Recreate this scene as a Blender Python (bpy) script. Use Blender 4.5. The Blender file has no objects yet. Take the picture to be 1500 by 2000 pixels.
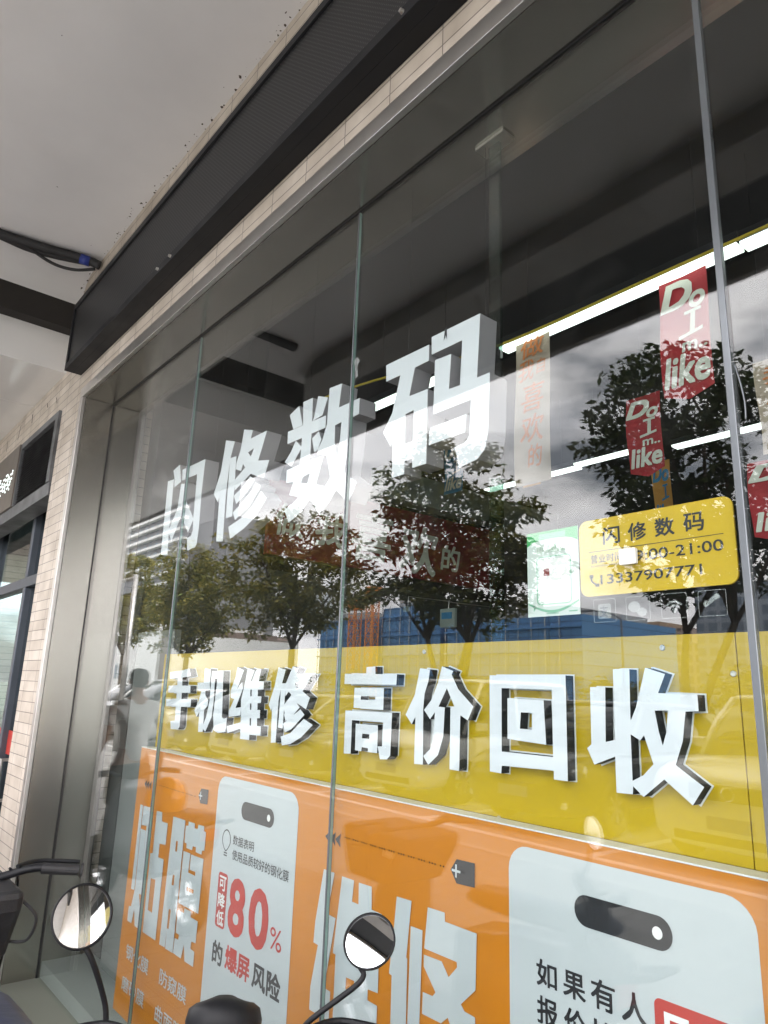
import bpy, bmesh, math, random
import numpy as np
from mathutils import Vector, Matrix
sc = bpy.context.scene
col = sc.collection
R = math.radians
# ------------------------------------------------------------------ camera
EYE = Vector((0.0, -1.45, 1.6))
AX = Vector((0.63914785, -0.16586508, -0.75098522))   # world x, y, z axes seen in camera axes (right, down, forward)
AY = Vector((0.76832766, 0.18099838, 0.61393174))
AZ = Vector((0.03409727, -0.96939587, 0.24312346))
cd = bpy.data.cameras.new("camera"); camo = bpy.data.objects.new("camera", cd); col.objects.link(camo)
camo.matrix_world = Matrix(((AX[0], -AX[1], -AX[2], EYE.x), (AY[0], -AY[1], -AY[2], EYE.y), (AZ[0], -AZ[1], -AZ[2], EYE.z), (0, 0, 0, 1)))
cd.sensor_fit = 'VERTICAL'; cd.sensor_height = 36.0; cd.lens = 36.0*1390/2000
cd.clip_start = 0.05; cd.clip_end = 2000
sc.camera = camo
# ------------------------------------------------------------------ sky, sun, exposure
SUN_AZ = math.atan2(0.98, -0.10); SUN_EL = R(50)
sd = Vector((math.sin(SUN_AZ)*math.cos(SUN_EL), math.cos(SUN_AZ)*math.cos(SUN_EL), math.sin(SUN_EL)))
w = bpy.data.worlds.new("World"); sc.world = w; w.use_nodes = True
nt = w.node_tree; N = nt.nodes; Lk = nt.links; N.clear()
out = N.new('ShaderNodeOutputWorld'); bg = N.new('ShaderNodeBackground'); bg.inputs[1].default_value = 0.10
sky = N.new('ShaderNodeTexSky'); sky.sky_type = 'NISHITA'; sky.sun_disc = False
sky.sun_elevation = SUN_EL; sky.sun_rotation = SUN_AZ; sky.dust_density = 2.0; sky.air_density = 1.2
tc = N.new('ShaderNodeTexCoord'); mp = N.new('ShaderNodeMapping'); mp.inputs['Scale'].default_value = (1.6, 1.6, 4.2); mp.inputs['Location'].default_value = (3.1, 0.4, 0.2)
n1 = N.new('ShaderNodeTexNoise'); n1.inputs['Scale'].default_value = 1.9; n1.inputs['Detail'].default_value = 5; n1.inputs['Roughness'].default_value = 0.55
cr = N.new('ShaderNodeValToRGB'); cr.color_ramp.elements[0].position = 0.34; cr.color_ramp.elements[1].position = 0.50; cr.color_ramp.elements[0].color = (.16, .16, .16, 1)
n2 = N.new('ShaderNodeTexNoise'); n2.inputs['Scale'].default_value = 3.1; n2.inputs['Detail'].default_value = 6
cc = N.new('ShaderNodeValToRGB'); cc.color_ramp.elements[0].position = 0.3; cc.color_ramp.elements[0].color = (32, 31.6, 33.5, 1); cc.color_ramp.elements[1].position = 0.72; cc.color_ramp.elements[1].color = (43, 41, 40.5, 1)
mx = N.new('ShaderNodeMix'); mx.data_type = 'RGBA'
Lk.new(tc.outputs['Generated'], mp.inputs[0]); Lk.new(mp.outputs[0], n1.inputs['Vector']); Lk.new(mp.outputs[0], n2.inputs['Vector'])
Lk.new(n1.outputs['Fac'], cr.inputs[0]); Lk.new(n2.outputs['Fac'], cc.inputs[0])
Lk.new(cr.outputs[0], mx.inputs[0]); Lk.new(sky.outputs[0], mx.inputs[6]); Lk.new(cc.outputs[0], mx.inputs[7])
Lk.new(mx.outputs[2], bg.inputs[0]); Lk.new(bg.outputs[0], out.inputs[0])
sl = bpy.data.lights.new("sun", 'SUN'); sl.energy = 2.4; sl.angle = R(0.5); sl.color = (1.0, 0.95, 0.87)
so = bpy.data.objects.new("sun", sl); col.objects.link(so); so.rotation_euler = sd.to_track_quat('Z', 'Y').to_euler()
sc.view_settings.view_transform = 'Standard'; sc.view_settings.look = 'None'; sc.view_settings.exposure = 0.90; sc.view_settings.gamma = 1.0
sc.cycles.max_bounces = 10; sc.cycles.transparent_max_bounces = 24; sc.cycles.glossy_bounces = 5; sc.cycles.diffuse_bounces = 4
sc.cycles.caustics_reflective = False; sc.cycles.caustics_refractive = False; sc.cycles.sample_clamp_indirect = 6; sc.cycles.blur_glossy = 0.0
rnd = random.Random(7)

def at(px, py, y):
    """point of the scene that stands behind photo position (px, py) on the plane y"""
    d = Vector((px-750.0, py-1000.0, 1390.0))
    wv = Vector((AX.dot(d), AY.dot(d), AZ.dot(d)))
    return EYE + wv*((y-EYE.y)/wv.y)

# ------------------------------------------------------------------ helpers
def tag(o, label, cat, group=None, kind=None):
    if label: o['label'] = label
    if cat: o['category'] = cat
    if group: o['group'] = group
    if kind: o['kind'] = kind
    return o

def thing(name, loc, label, cat, group=None):
    o = bpy.data.objects.new(name, None); col.objects.link(o); o.location = loc; o.empty_display_size = 0.1
    return tag(o, label, cat, group)

def base_of(o):
    v = Vector((0, 0, 0))
    while o is not None:
        v += o.location; o = o.parent
    return v

class MB:
    def __init__(s): s.v = []; s.f = []; s.m = []
    def add(s, vs, fs, m=0):
        b = len(s.v); s.v += [tuple(p) for p in vs]
        for f in fs: s.f.append(tuple(b+i for i in f)); s.m.append(m)
        return s
    def box(s, x0, x1, y0, y1, z0, z1, m=0):
        return s.add([(x0,y0,z0),(x1,y0,z0),(x1,y1,z0),(x0,y1,z0),(x0,y0,z1),(x1,y0,z1),(x1,y1,z1),(x0,y1,z1)],
                     [(0,3,2,1),(4,5,6,7),(0,1,5,4),(1,2,6,5),(2,3,7,6),(3,0,4,7)], m)
    def bar(s, a, b, wd, ht, m=0, up=(0,0,1)):
        a = Vector(a); b = Vector(b); t = (b-a).normalized(); u = Vector(up)
        sx = t.cross(u)
        if sx.length < 1e-4: sx = t.cross(Vector((0,1,0)))
        sx.normalize(); u = sx.cross(t).normalized(); sx = sx*(wd/2); u = u*(ht/2)
        vs = [a-sx-u, a+sx-u, a+sx+u, a-sx+u, b-sx-u, b+sx-u, b+sx+u, b-sx+u]
        return s.add(vs, [(0,1,2,3),(7,6,5,4),(0,4,5,1),(1,5,6,2),(2,6,7,3),(3,7,4,0)], m)
    def tube(s, pts, r, n=10, m=0, caps=True):
        pts = [Vector(p) for p in pts]; k = len(pts); rs = [r]*k if not isinstance(r, (list, tuple)) else r
        vs = []; pu = None
        for i, p in enumerate(pts):
            t = (pts[min(i+1, k-1)]-pts[max(i-1, 0)]).normalized()
            if pu is None:
                pu = t.orthogonal().normalized()
            pu = (pu - t*pu.dot(t))
            if pu.length < 1e-5: pu = t.orthogonal()
            pu.normalize(); q = t.cross(pu)
            for j in range(n):
                a = 2*math.pi*j/n; vs.append(p+(pu*math.cos(a)+q*math.sin(a))*rs[i])
        fs = [(i*n+j, i*n+(j+1)%n, (i+1)*n+(j+1)%n, (i+1)*n+j) for i in range(k-1) for j in range(n)]
        if caps: fs += [tuple(range(n-1, -1, -1)), tuple((k-1)*n+j for j in range(n))]
        return s.add(vs, fs, m)
    def lathe(s, prof, c, axis, n=24, m=0, closed=False):
        """prof: (radius, distance along the axis)"""
        c = Vector(c); ax = Vector(axis).normalized(); u = ax.orthogonal().normalized(); q = ax.cross(u)
        vs = [c+ax*h+(u*math.cos(2*math.pi*j/n)+q*math.sin(2*math.pi*j/n))*max(r, 1e-5) for r, h in prof for j in range(n)]
        k = len(prof); rng = range(k if closed else k-1)
        fs = [(i*n+j, i*n+(j+1)%n, ((i+1)%k)*n+(j+1)%n, ((i+1)%k)*n+j) for i in rng for j in range(n)]
        return s.add(vs, fs, m)
    def prism(s, poly, a, b, fn, m=0):
        """poly in 2D, extruded from a to b; fn(u, v, t) gives the point"""
        n = len(poly); vs = [fn(u, v, a) for u, v in poly]+[fn(u, v, b) for u, v in poly]
        return s.add(vs, [tuple(range(n)), tuple(range(2*n-1, n-1, -1))]+[(i, n+i, n+(i+1)%n, (i+1)%n) for i in range(n)], m)
    def loft(s, rings, m=0, caps=True):
        n = len(rings[0]); k = len(rings); vs = [p for r_ in rings for p in r_]
        fs = [(i*n+j, i*n+(j+1)%n, (i+1)*n+(j+1)%n, (i+1)*n+j) for i in range(k-1) for j in range(n)]
        if caps: fs += [tuple(range(n-1, -1, -1)), tuple((k-1)*n+j for j in range(n))]
        return s.add(vs, fs, m)
    def build(s, name, mats, parent=None, smooth=False, bevel=0, sub=0, recalc=True):
        me = bpy.data.meshes.new(name)
        o0 = base_of(parent)
        me.from_pydata([(p[0]-o0.x, p[1]-o0.y, p[2]-o0.z) for p in s.v], [], s.f)
        if not isinstance(mats, (list, tuple)): mats = [mats]
        for mm in mats: me.materials.append(mm)
        for p, mi in zip(me.polygons, s.m): p.material_index = mi; p.use_smooth = bool(smooth)
        if recalc:
            bm = bmesh.new(); bm.from_mesh(me); bmesh.ops.recalc_face_normals(bm, faces=bm.faces); bm.to_mesh(me); bm.free()
        o = bpy.data.objects.new(name, me); col.objects.link(o); o.parent = parent
        if bevel:
            b = o.modifiers.new('b', 'BEVEL'); b.width = bevel; b.segments = 2; b.limit_method = 'ANGLE'; b.angle_limit = R(40)
        if sub:
            b = o.modifiers.new('s', 'SUBSURF'); b.levels = sub; b.render_levels = sub
        return o

def copy_thing(root, loc, rz=None, label=None, group=None):
    c = root.copy(); col.objects.link(c); c.location = loc
    if rz is not None: c.rotation_euler = (0, 0, rz)
    if label: c['label'] = label
    if group: c['group'] = group
    def rec(src, dst):
        for ch in src.children:
            d = ch.copy(); col.objects.link(d); d.parent = dst; rec(ch, d)
    rec(root, c)
    return c

def smooth_line(pts, k=6):
    """Catmull-Rom through the points"""
    P = [Vector(p) for p in pts]; Q = [P[0]]+P+[P[-1]]; o = []
    for i in range(1, len(Q)-2):
        for j in range(k):
            t = j/k; a, b, c_, d = Q[i-1], Q[i], Q[i+1], Q[i+2]
            o.append(0.5*((2*b)+(c_-a)*t+(2*a-5*b+4*c_-d)*t*t+(3*b-a-3*c_+d)*t**3))
    return o+[P[-1]]

# ------------------------------------------------------------------ materials
def mat(name, c, rough=0.5, metal=0.0, var=0.12, scale=6.0, bump=0.0, bscale=60.0, emit=0.0, ecol=None, coat=0.0, rvar=0.0, spec=0.5, stretch=None, aniso=0.0, alpha=1.0):
    m = bpy.data.materials.new(name); m.use_nodes = True
    nt = m.node_tree; b = nt.nodes['Principled BSDF']
    b.inputs['Roughness'].default_value = rough; b.inputs['Metallic'].default_value = metal
    b.inputs['Coat Weight'].default_value = coat; b.inputs['Coat Roughness'].default_value = 0.04
    b.inputs['Specular IOR Level'].default_value = spec; b.inputs['Anisotropic'].default_value = aniso
    b.inputs['Alpha'].default_value = alpha
    tc = nt.nodes.new('ShaderNodeTexCoord'); mp = nt.nodes.new('ShaderNodeMapping')
    if stretch: mp.inputs['Scale'].default_value = stretch
    nt.links.new(tc.outputs['Object'], mp.inputs[0])
    nz = nt.nodes.new('ShaderNodeTexNoise'); nz.inputs['Scale'].default_value = scale; nz.inputs['Detail'].default_value = 6
    nt.links.new(mp.outputs[0], nz.inputs['Vector'])
    rp = nt.nodes.new('ShaderNodeValToRGB')
    rp.color_ramp.elements[0].position = 0.3; rp.color_ramp.elements[1].position = 0.7
    rp.color_ramp.elements[0].color = tuple(max(0, x*(1-var)) for x in c)+(1,)
    rp.color_ramp.elements[1].color = tuple(min(1, x*(1+var)) for x in c)+(1,)
    nt.links.new(nz.outputs['Fac'], rp.inputs[0]); nt.links.new(rp.outputs[0], b.inputs['Base Color'])
    if rvar:
        mr = nt.nodes.new('ShaderNodeMapRange'); mr.inputs['To Min'].default_value = max(0, rough-rvar); mr.inputs['To Max'].default_value = min(1, rough+rvar)
        mr.inputs['From Min'].default_value = .3; mr.inputs['From Max'].default_value = .7
        nt.links.new(nz.outputs['Fac'], mr.inputs['Value']); nt.links.new(mr.outputs[0], b.inputs['Roughness'])
    if bump:
        n3 = nt.nodes.new('ShaderNodeTexNoise'); n3.inputs['Scale'].default_value = bscale; n3.inputs['Detail'].default_value = 4
        nt.links.new(mp.outputs[0], n3.inputs['Vector'])
        bp = nt.nodes.new('ShaderNodeBump'); bp.inputs['Strength'].default_value = bump; bp.inputs['Distance'].default_value = 0.01
        nt.links.new(n3.outputs['Fac'], bp.inputs['Height']); nt.links.new(bp.outputs[0], b.inputs['Normal'])
    if emit:
        b.inputs['Emission Color'].default_value = tuple(ecol or c)+(1,); b.inputs['Emission Strength'].default_value = emit
    m['bsdf'] = b.name; m['ramp'] = rp.name
    return m

def specks(m, thr=0.08, scale=9.0, dark=(0.06, 0.045, 0.035), size=0.3, ymin=None):
    """scattered dirt spots on a surface"""
    nt = m.node_tree; b = nt.nodes['Principled BSDF']; src = b.inputs['Base Color'].links[0].from_socket
    tc = nt.nodes.new('ShaderNodeTexCoord')
    nd = nt.nodes.new('ShaderNodeTexNoise'); nd.inputs['Scale'].default_value = 30; 
    ad = nt.nodes.new('ShaderNodeMixRGB'); ad.blend_type = 'ADD'; ad.inputs[0].default_value = 0.03
    nt.links.new(tc.outputs['Object'], nd.inputs['Vector']); nt.links.new(tc.outputs['Object'], ad.inputs[1]); nt.links.new(nd.outputs['Color'], ad.inputs[2])
    vo = nt.nodes.new('ShaderNodeTexVoronoi'); vo.inputs['Scale'].default_value = scale; vo.inputs['Randomness'].default_value = 1; vo.voronoi_dimensions = '2D'
    nt.links.new(ad.outputs[0], vo.inputs['Vector'])
    sp = nt.nodes.new('ShaderNodeSeparateColor'); nt.links.new(vo.outputs['Color'], sp.inputs[0])
    mu = nt.nodes.new('ShaderNodeMath'); mu.operation = 'MULTIPLY'; nt.links.new(sp.outputs[0], mu.inputs[0]); nt.links.new(sp.outputs[1], mu.inputs[1])
    m2 = nt.nodes.new('ShaderNodeMath'); m2.operation = 'MULTIPLY'; nt.links.new(mu.outputs[0], m2.inputs[0]); m2.inputs[1].default_value = size
    lt = nt.nodes.new('ShaderNodeMath'); lt.operation = 'LESS_THAN'; nt.links.new(vo.outputs['Distance'], lt.inputs[0])
    sb = nt.nodes.new('ShaderNodeMath'); sb.operation = 'SUBTRACT'; nt.links.new(m2.outputs[0], sb.inputs[0]); sb.inputs[1].default_value = thr
    nt.links.new(sb.outputs[0], lt.inputs[1])
    mx = nt.nodes.new('ShaderNodeMixRGB'); mx.inputs[2].default_value = dark+(1,)
    fac = lt.outputs[0]
    if ymin is not None:
        sy = nt.nodes.new('ShaderNodeSeparateXYZ'); nt.links.new(tc.outputs['Object'], sy.inputs[0])
        nn = nt.nodes.new('ShaderNodeTexNoise'); nn.inputs['Scale'].default_value = 4; nt.links.new(tc.outputs['Object'], nn.inputs['Vector'])
        off = nt.nodes.new('ShaderNodeMath'); off.operation = 'MULTIPLY_ADD'; off.inputs[1].default_value = .10; nt.links.new(nn.outputs['Fac'], off.inputs[0]); nt.links.new(sy.outputs[1], off.inputs[2])
        gt = nt.nodes.new('ShaderNodeMath'); gt.operation = 'GREATER_THAN'; gt.inputs[1].default_value = ymin+.05; nt.links.new(off.outputs[0], gt.inputs[0])
        mm_ = nt.nodes.new('ShaderNodeMath'); mm_.operation = 'MULTIPLY'; nt.links.new(gt.outputs[0], mm_.inputs[0]); nt.links.new(fac, mm_.inputs[1]); fac = mm_.outputs[0]
    nt.links.new(fac, mx.inputs[0]); nt.links.new(src, mx.inputs[1]); nt.links.new(mx.outputs[0], b.inputs['Base Color'])
    return m

def brick_mat(name, c1, c2, mortar, bw, rh, off=(0, 0), msize=0.004, axes='xz', offset=0.0, rough=0.55, bump=0.5):
    m = bpy.data.materials.new(name); m.use_nodes = True; nt = m.node_tree; b = nt.nodes['Principled BSDF']; b.inputs['Roughness'].default_value = rough
    tc = nt.nodes.new('ShaderNodeTexCoord'); sp = nt.nodes.new('ShaderNodeSeparateXYZ'); cb = nt.nodes.new('ShaderNodeCombineXYZ')
    nt.links.new(tc.outputs['Object'], sp.inputs[0])
    for i, a in enumerate(axes): nt.links.new(sp.outputs['xyz'.index(a)], cb.inputs[i])
    mp = nt.nodes.new('ShaderNodeMapping'); mp.inputs['Location'].default_value = (off[0], off[1], 0); nt.links.new(cb.outputs[0], mp.inputs[0])
    br = nt.nodes.new('ShaderNodeTexBrick'); br.offset = offset; br.squash = 1; br.inputs['Scale'].default_value = 1; br.inputs['Mortar Size'].default_value = msize
    br.inputs['Mortar Smooth'].default_value = 0.15; br.inputs['Brick Width'].default_value = bw; br.inputs['Row Height'].default_value = rh; br.inputs['Bias'].default_value = 0
    br.inputs['Color1'].default_value = c1+(1,); br.inputs['Color2'].default_value = c2+(1,); br.inputs['Mortar'].default_value = mortar+(1,)
    nt.links.new(mp.outputs[0], br.inputs['Vector'])
    nz = nt.nodes.new('ShaderNodeTexNoise'); nz.inputs['Scale'].default_value = 5; nz.inputs['Detail'].default_value = 8; nt.links.new(tc.outputs['Object'], nz.inputs['Vector'])
    rp = nt.nodes.new('ShaderNodeValToRGB'); rp.color_ramp.elements[0].position = .3; rp.color_ramp.elements[0].color = (.72, .70, .68, 1); rp.color_ramp.elements[1].position = .62; rp.color_ramp.elements[1].color = (1, 1, 1, 1)
    nt.links.new(nz.outputs['Fac'], rp.inputs[0])
    mu = nt.nodes.new('ShaderNodeMixRGB'); mu.blend_type = 'MULTIPLY'; mu.inputs[0].default_value = 1
    nt.links.new(br.outputs['Color'], mu.inputs[1]); nt.links.new(rp.outputs[0], mu.inputs[2]); nt.links.new(mu.outputs[0], b.inputs['Base Color'])
    bp = nt.nodes.new('ShaderNodeBump'); bp.invert = True; bp.inputs['Strength'].default_value = bump; bp.inputs['Distance'].default_value = 0.004
    nt.links.new(br.outputs['Fac'], bp.inputs['Height']); nt.links.new(bp.outputs[0], b.inputs['Normal'])
    return m

def glass_mat(name, tint=(0.93, 0.96, 0.95), r0=0.05, rough=0.0, dust=0.0):
    m = bpy.data.materials.new(name); m.use_nodes = True; nt = m.node_tree; nt.nodes.clear()
    o = nt.nodes.new('ShaderNodeOutputMaterial'); mx = nt.nodes.new('ShaderNodeMixShader'); tr = nt.nodes.new('ShaderNodeBsdfTransparent'); gl = nt.nodes.new('ShaderNodeBsdfGlossy')
    tr.inputs[0].default_value = tint+(1,); gl.inputs['Color'].default_value = (1, 1, 1, 1); gl.inputs['Roughness'].default_value = rough
    lw = nt.nodes.new('ShaderNodeLayerWeight'); lw.inputs[0].default_value = 0.5
    pw = nt.nodes.new('ShaderNodeMath'); pw.operation = 'POWER'; pw.inputs[1].default_value = 5.0; nt.links.new(lw.outputs['Facing'], pw.inputs[0])
    ma = nt.nodes.new('ShaderNodeMath'); ma.operation = 'MULTIPLY_ADD'; ma.inputs[1].default_value = 1-r0; ma.inputs[2].default_value = r0; nt.links.new(pw.outputs[0], ma.inputs[0])
    nt.links.new(ma.outputs[0], mx.inputs[0]); nt.links.new(tr.outputs[0], mx.inputs[1]); nt.links.new(gl.outputs[0], mx.inputs[2]); nt.links.new(mx.outputs[0], o.inputs[0])
    if dust:
        tc = nt.nodes.new('ShaderNodeTexCoord'); nz = nt.nodes.new('ShaderNodeTexNoise'); nz.inputs['Scale'].default_value = 5.5; nz.inputs['Detail'].default_value = 10; nz.inputs['Distortion'].default_value = .8
        nt.links.new(tc.outputs['Object'], nz.inputs['Vector'])
        mr = nt.nodes.new('ShaderNodeMapRange'); mr.inputs['From Min'].default_value = .50; mr.inputs['From Max'].default_value = .78; mr.inputs['To Min'].default_value = dust*.15; mr.inputs['To Max'].default_value = dust
        nt.links.new(nz.outputs['Fac'], mr.inputs['Value'])
        df = nt.nodes.new('ShaderNodeBsdfDiffuse'); df.inputs[0].default_value = (.7, .69, .66, 1); m2 = nt.nodes.new('ShaderNodeMixShader')
        nt.links.new(mr.outputs[0], m2.inputs[0]); nt.links.new(mx.outputs[0], m2.inputs[1]); nt.links.new(df.outputs[0], m2.inputs[2]); nt.links.new(m2.outputs[0], o.inputs[0])
    return m

M = {}
YW0 = -.205
M['steel'] = mat('brushed_steel', (.46, .445, .405), .23, 1.0, .05, 2.0, rvar=.02, bump=.006, bscale=30, stretch=(1, 1, .25), aniso=.0)
M['steel_edge'] = mat('steel_edge', (.62, .60, .57), .34, 1.0, .05, 10)
M['tile'] = brick_mat('cream_wall_tile', (.57, .50, .42), (.68, .61, .53), (.20, .17, .15), .256, .064, (2.338, .018), .0022)
M['soffit'] = specks(mat('white_soffit_paint', (.76, .755, .765), .6, 0, .07, 1.2, bump=.05, bscale=12), .16, 5.0, size=.2)
specks(M['soffit'], .02, 34.0, size=.40, ymin=YW0+1.6-.035)
specks(M['soffit'], .26, 17.0, size=.33)
M['soffit_gloss'] = mat('white_panel', (.78, .775, .765), .18, 0, .04, 1.0, coat=.3)
M['void'] = mat('dark_void', (.02, .017, .015), .8)
M['black'] = mat('black_metal', (.008, .0085, .0105), .5, 0, .2, 4, rvar=.1, spec=.3)
M['blackgloss'] = mat('black_plastic_gloss', (.012, .012, .014), .18, 0, .2, 5, coat=.4)
M['rubber'] = mat('black_rubber', (.02, .02, .022), .55, 0, .25, 14, bump=.2, bscale=120)
M['greybeam'] = mat('grey_concrete', (.42, .41, .40), .75, 0, .12, 2, bump=.1)
M['darkfascia'] = mat('dark_fascia', (.016, .018, .021), .5)
M['seal'] = mat('silicone_seal', (.17, .185, .20), .25, .45, .05, 20)
M['glass'] = glass_mat('shop_glass', (.94, .965, .955), .046, 0.0, .010)
M['glassedge'] = mat('glass_edge_green', (.20, .32, .29), .12, 0, .1, 8)
M['fin'] = glass_mat('green_glass', (.45, .58, .53), .08, .0)
M['lit'] = mat('lit_acrylic_white', (.68, .70, .74), .35, 0, .02, 3, emit=.09, ecol=(.86, .90, 1.0))
M['return'] = mat('painted_return', (.36, .345, .37), .5, 0, .05, 4)
M['blkreturn'] = mat('black_return', (.018, .022, .026), .65, spec=.2)
M['rim'] = mat('clear_white_rim', (.75, .78, .80), .3, 0, .03, 4)
M['yellow'] = mat('yellow_board', (.50, .345, .003), .32, 0, .05, 1.3, coat=.1)
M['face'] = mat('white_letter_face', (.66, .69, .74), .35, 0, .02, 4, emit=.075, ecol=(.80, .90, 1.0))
M['orange'] = mat('orange_print', (.60, .205, .010), .38, 0, .04, 1.1)
M['card'] = mat('pale_print', (.54, .585, .615), .4, 0, .025, 2)
M['ink'] = mat('black_print', (.018, .02, .025), .35)
M['redink'] = mat('red_print', (.50, .03, .02), .4)
M['white'] = mat('white_print', (.82, .83, .83), .45, 0, .03, 5)
M['hours'] = mat('bright_yellow_plate', (.62, .42, .010), .3, 0, .04, 2)
M['green'] = mat('green_print', (.03, .36, .10), .4)
M['palegreen'] = mat('pale_green_print', (.16, .44, .28), .4)
M['mint'] = mat('mint_paper', (.58, .66, .63), .5, 0, .03, 4)
M['sticker'] = mat('white_film', (.72, .76, .76), .4, alpha=.30)
M['banner'] = mat('red_banner', (.36, .012, .022), .6, 0, .08, 6)
M['beige'] = mat('beige_banner', (.40, .335, .265), .7, 0, .06, 6)
M['orangeb'] = mat('orange_banner', (.55, .27, .05), .7)
M['blueb'] = mat('blue_print', (.04, .22, .42), .6)
M['orink'] = mat('orange_ink', (.58, .20, .06), .6)
M['cream'] = mat('cream_ink', (.72, .74, .66), .6)
M['maroon'] = mat('maroon_board', (.20, .012, .02), .45)
M['mint2'] = mat('grey_green_paint', (.30, .36, .33), .7, 0, .06, 2)
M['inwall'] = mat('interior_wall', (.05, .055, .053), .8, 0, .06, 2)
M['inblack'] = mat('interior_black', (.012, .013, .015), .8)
M['infloor'] = mat('interior_floor', (.32, .34, .33), .35, 0, .08, 3)
M['tube'] = mat('led_tube', (.9, .95, .92), .4, 0, .0, 3, emit=1.3, ecol=(.90, 1.0, .93))
M['rope'] = mat('yellow_tape', (.50, .38, .02), .5)
M['led'] = mat('led_dot', (.9, .95, .95), .4, emit=.9, ecol=(.85, 1, .95))
M['bronze'] = mat('bronze_panel', (.16, .14, .12), .45, .3)
M['greyframe'] = mat('grey_aluminium', (.10, .115, .14), .4, .5, .1, 6)
M['sootgrey'] = mat('sooty_grey_metal', (.12, .125, .13), .5, .3, .5, 5)
M['doorglass'] = glass_mat('door_glass', (.55, .64, .64), .07)
M['redstripe'] = mat('red_stripe_film', (.50, .035, .02), .45)
M['mirror'] = mat('mirror_glass', (.82, .84, .86), .02, 1.0, .0)
M['chrome'] = mat('chrome', (.7, .7, .7), .12, 1.0, .05)
M['navy'] = mat('navy_vinyl', (.025, .03, .06), .38, 0, .35, 9, bump=.25, bscale=18)
M['helmet'] = mat('orange_helmet', (.80, .30, .02), .2, 0, .03, 4, coat=.5)
M['blue_tape'] = mat('blue_tape', (.02, .04, .25), .4)
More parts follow.
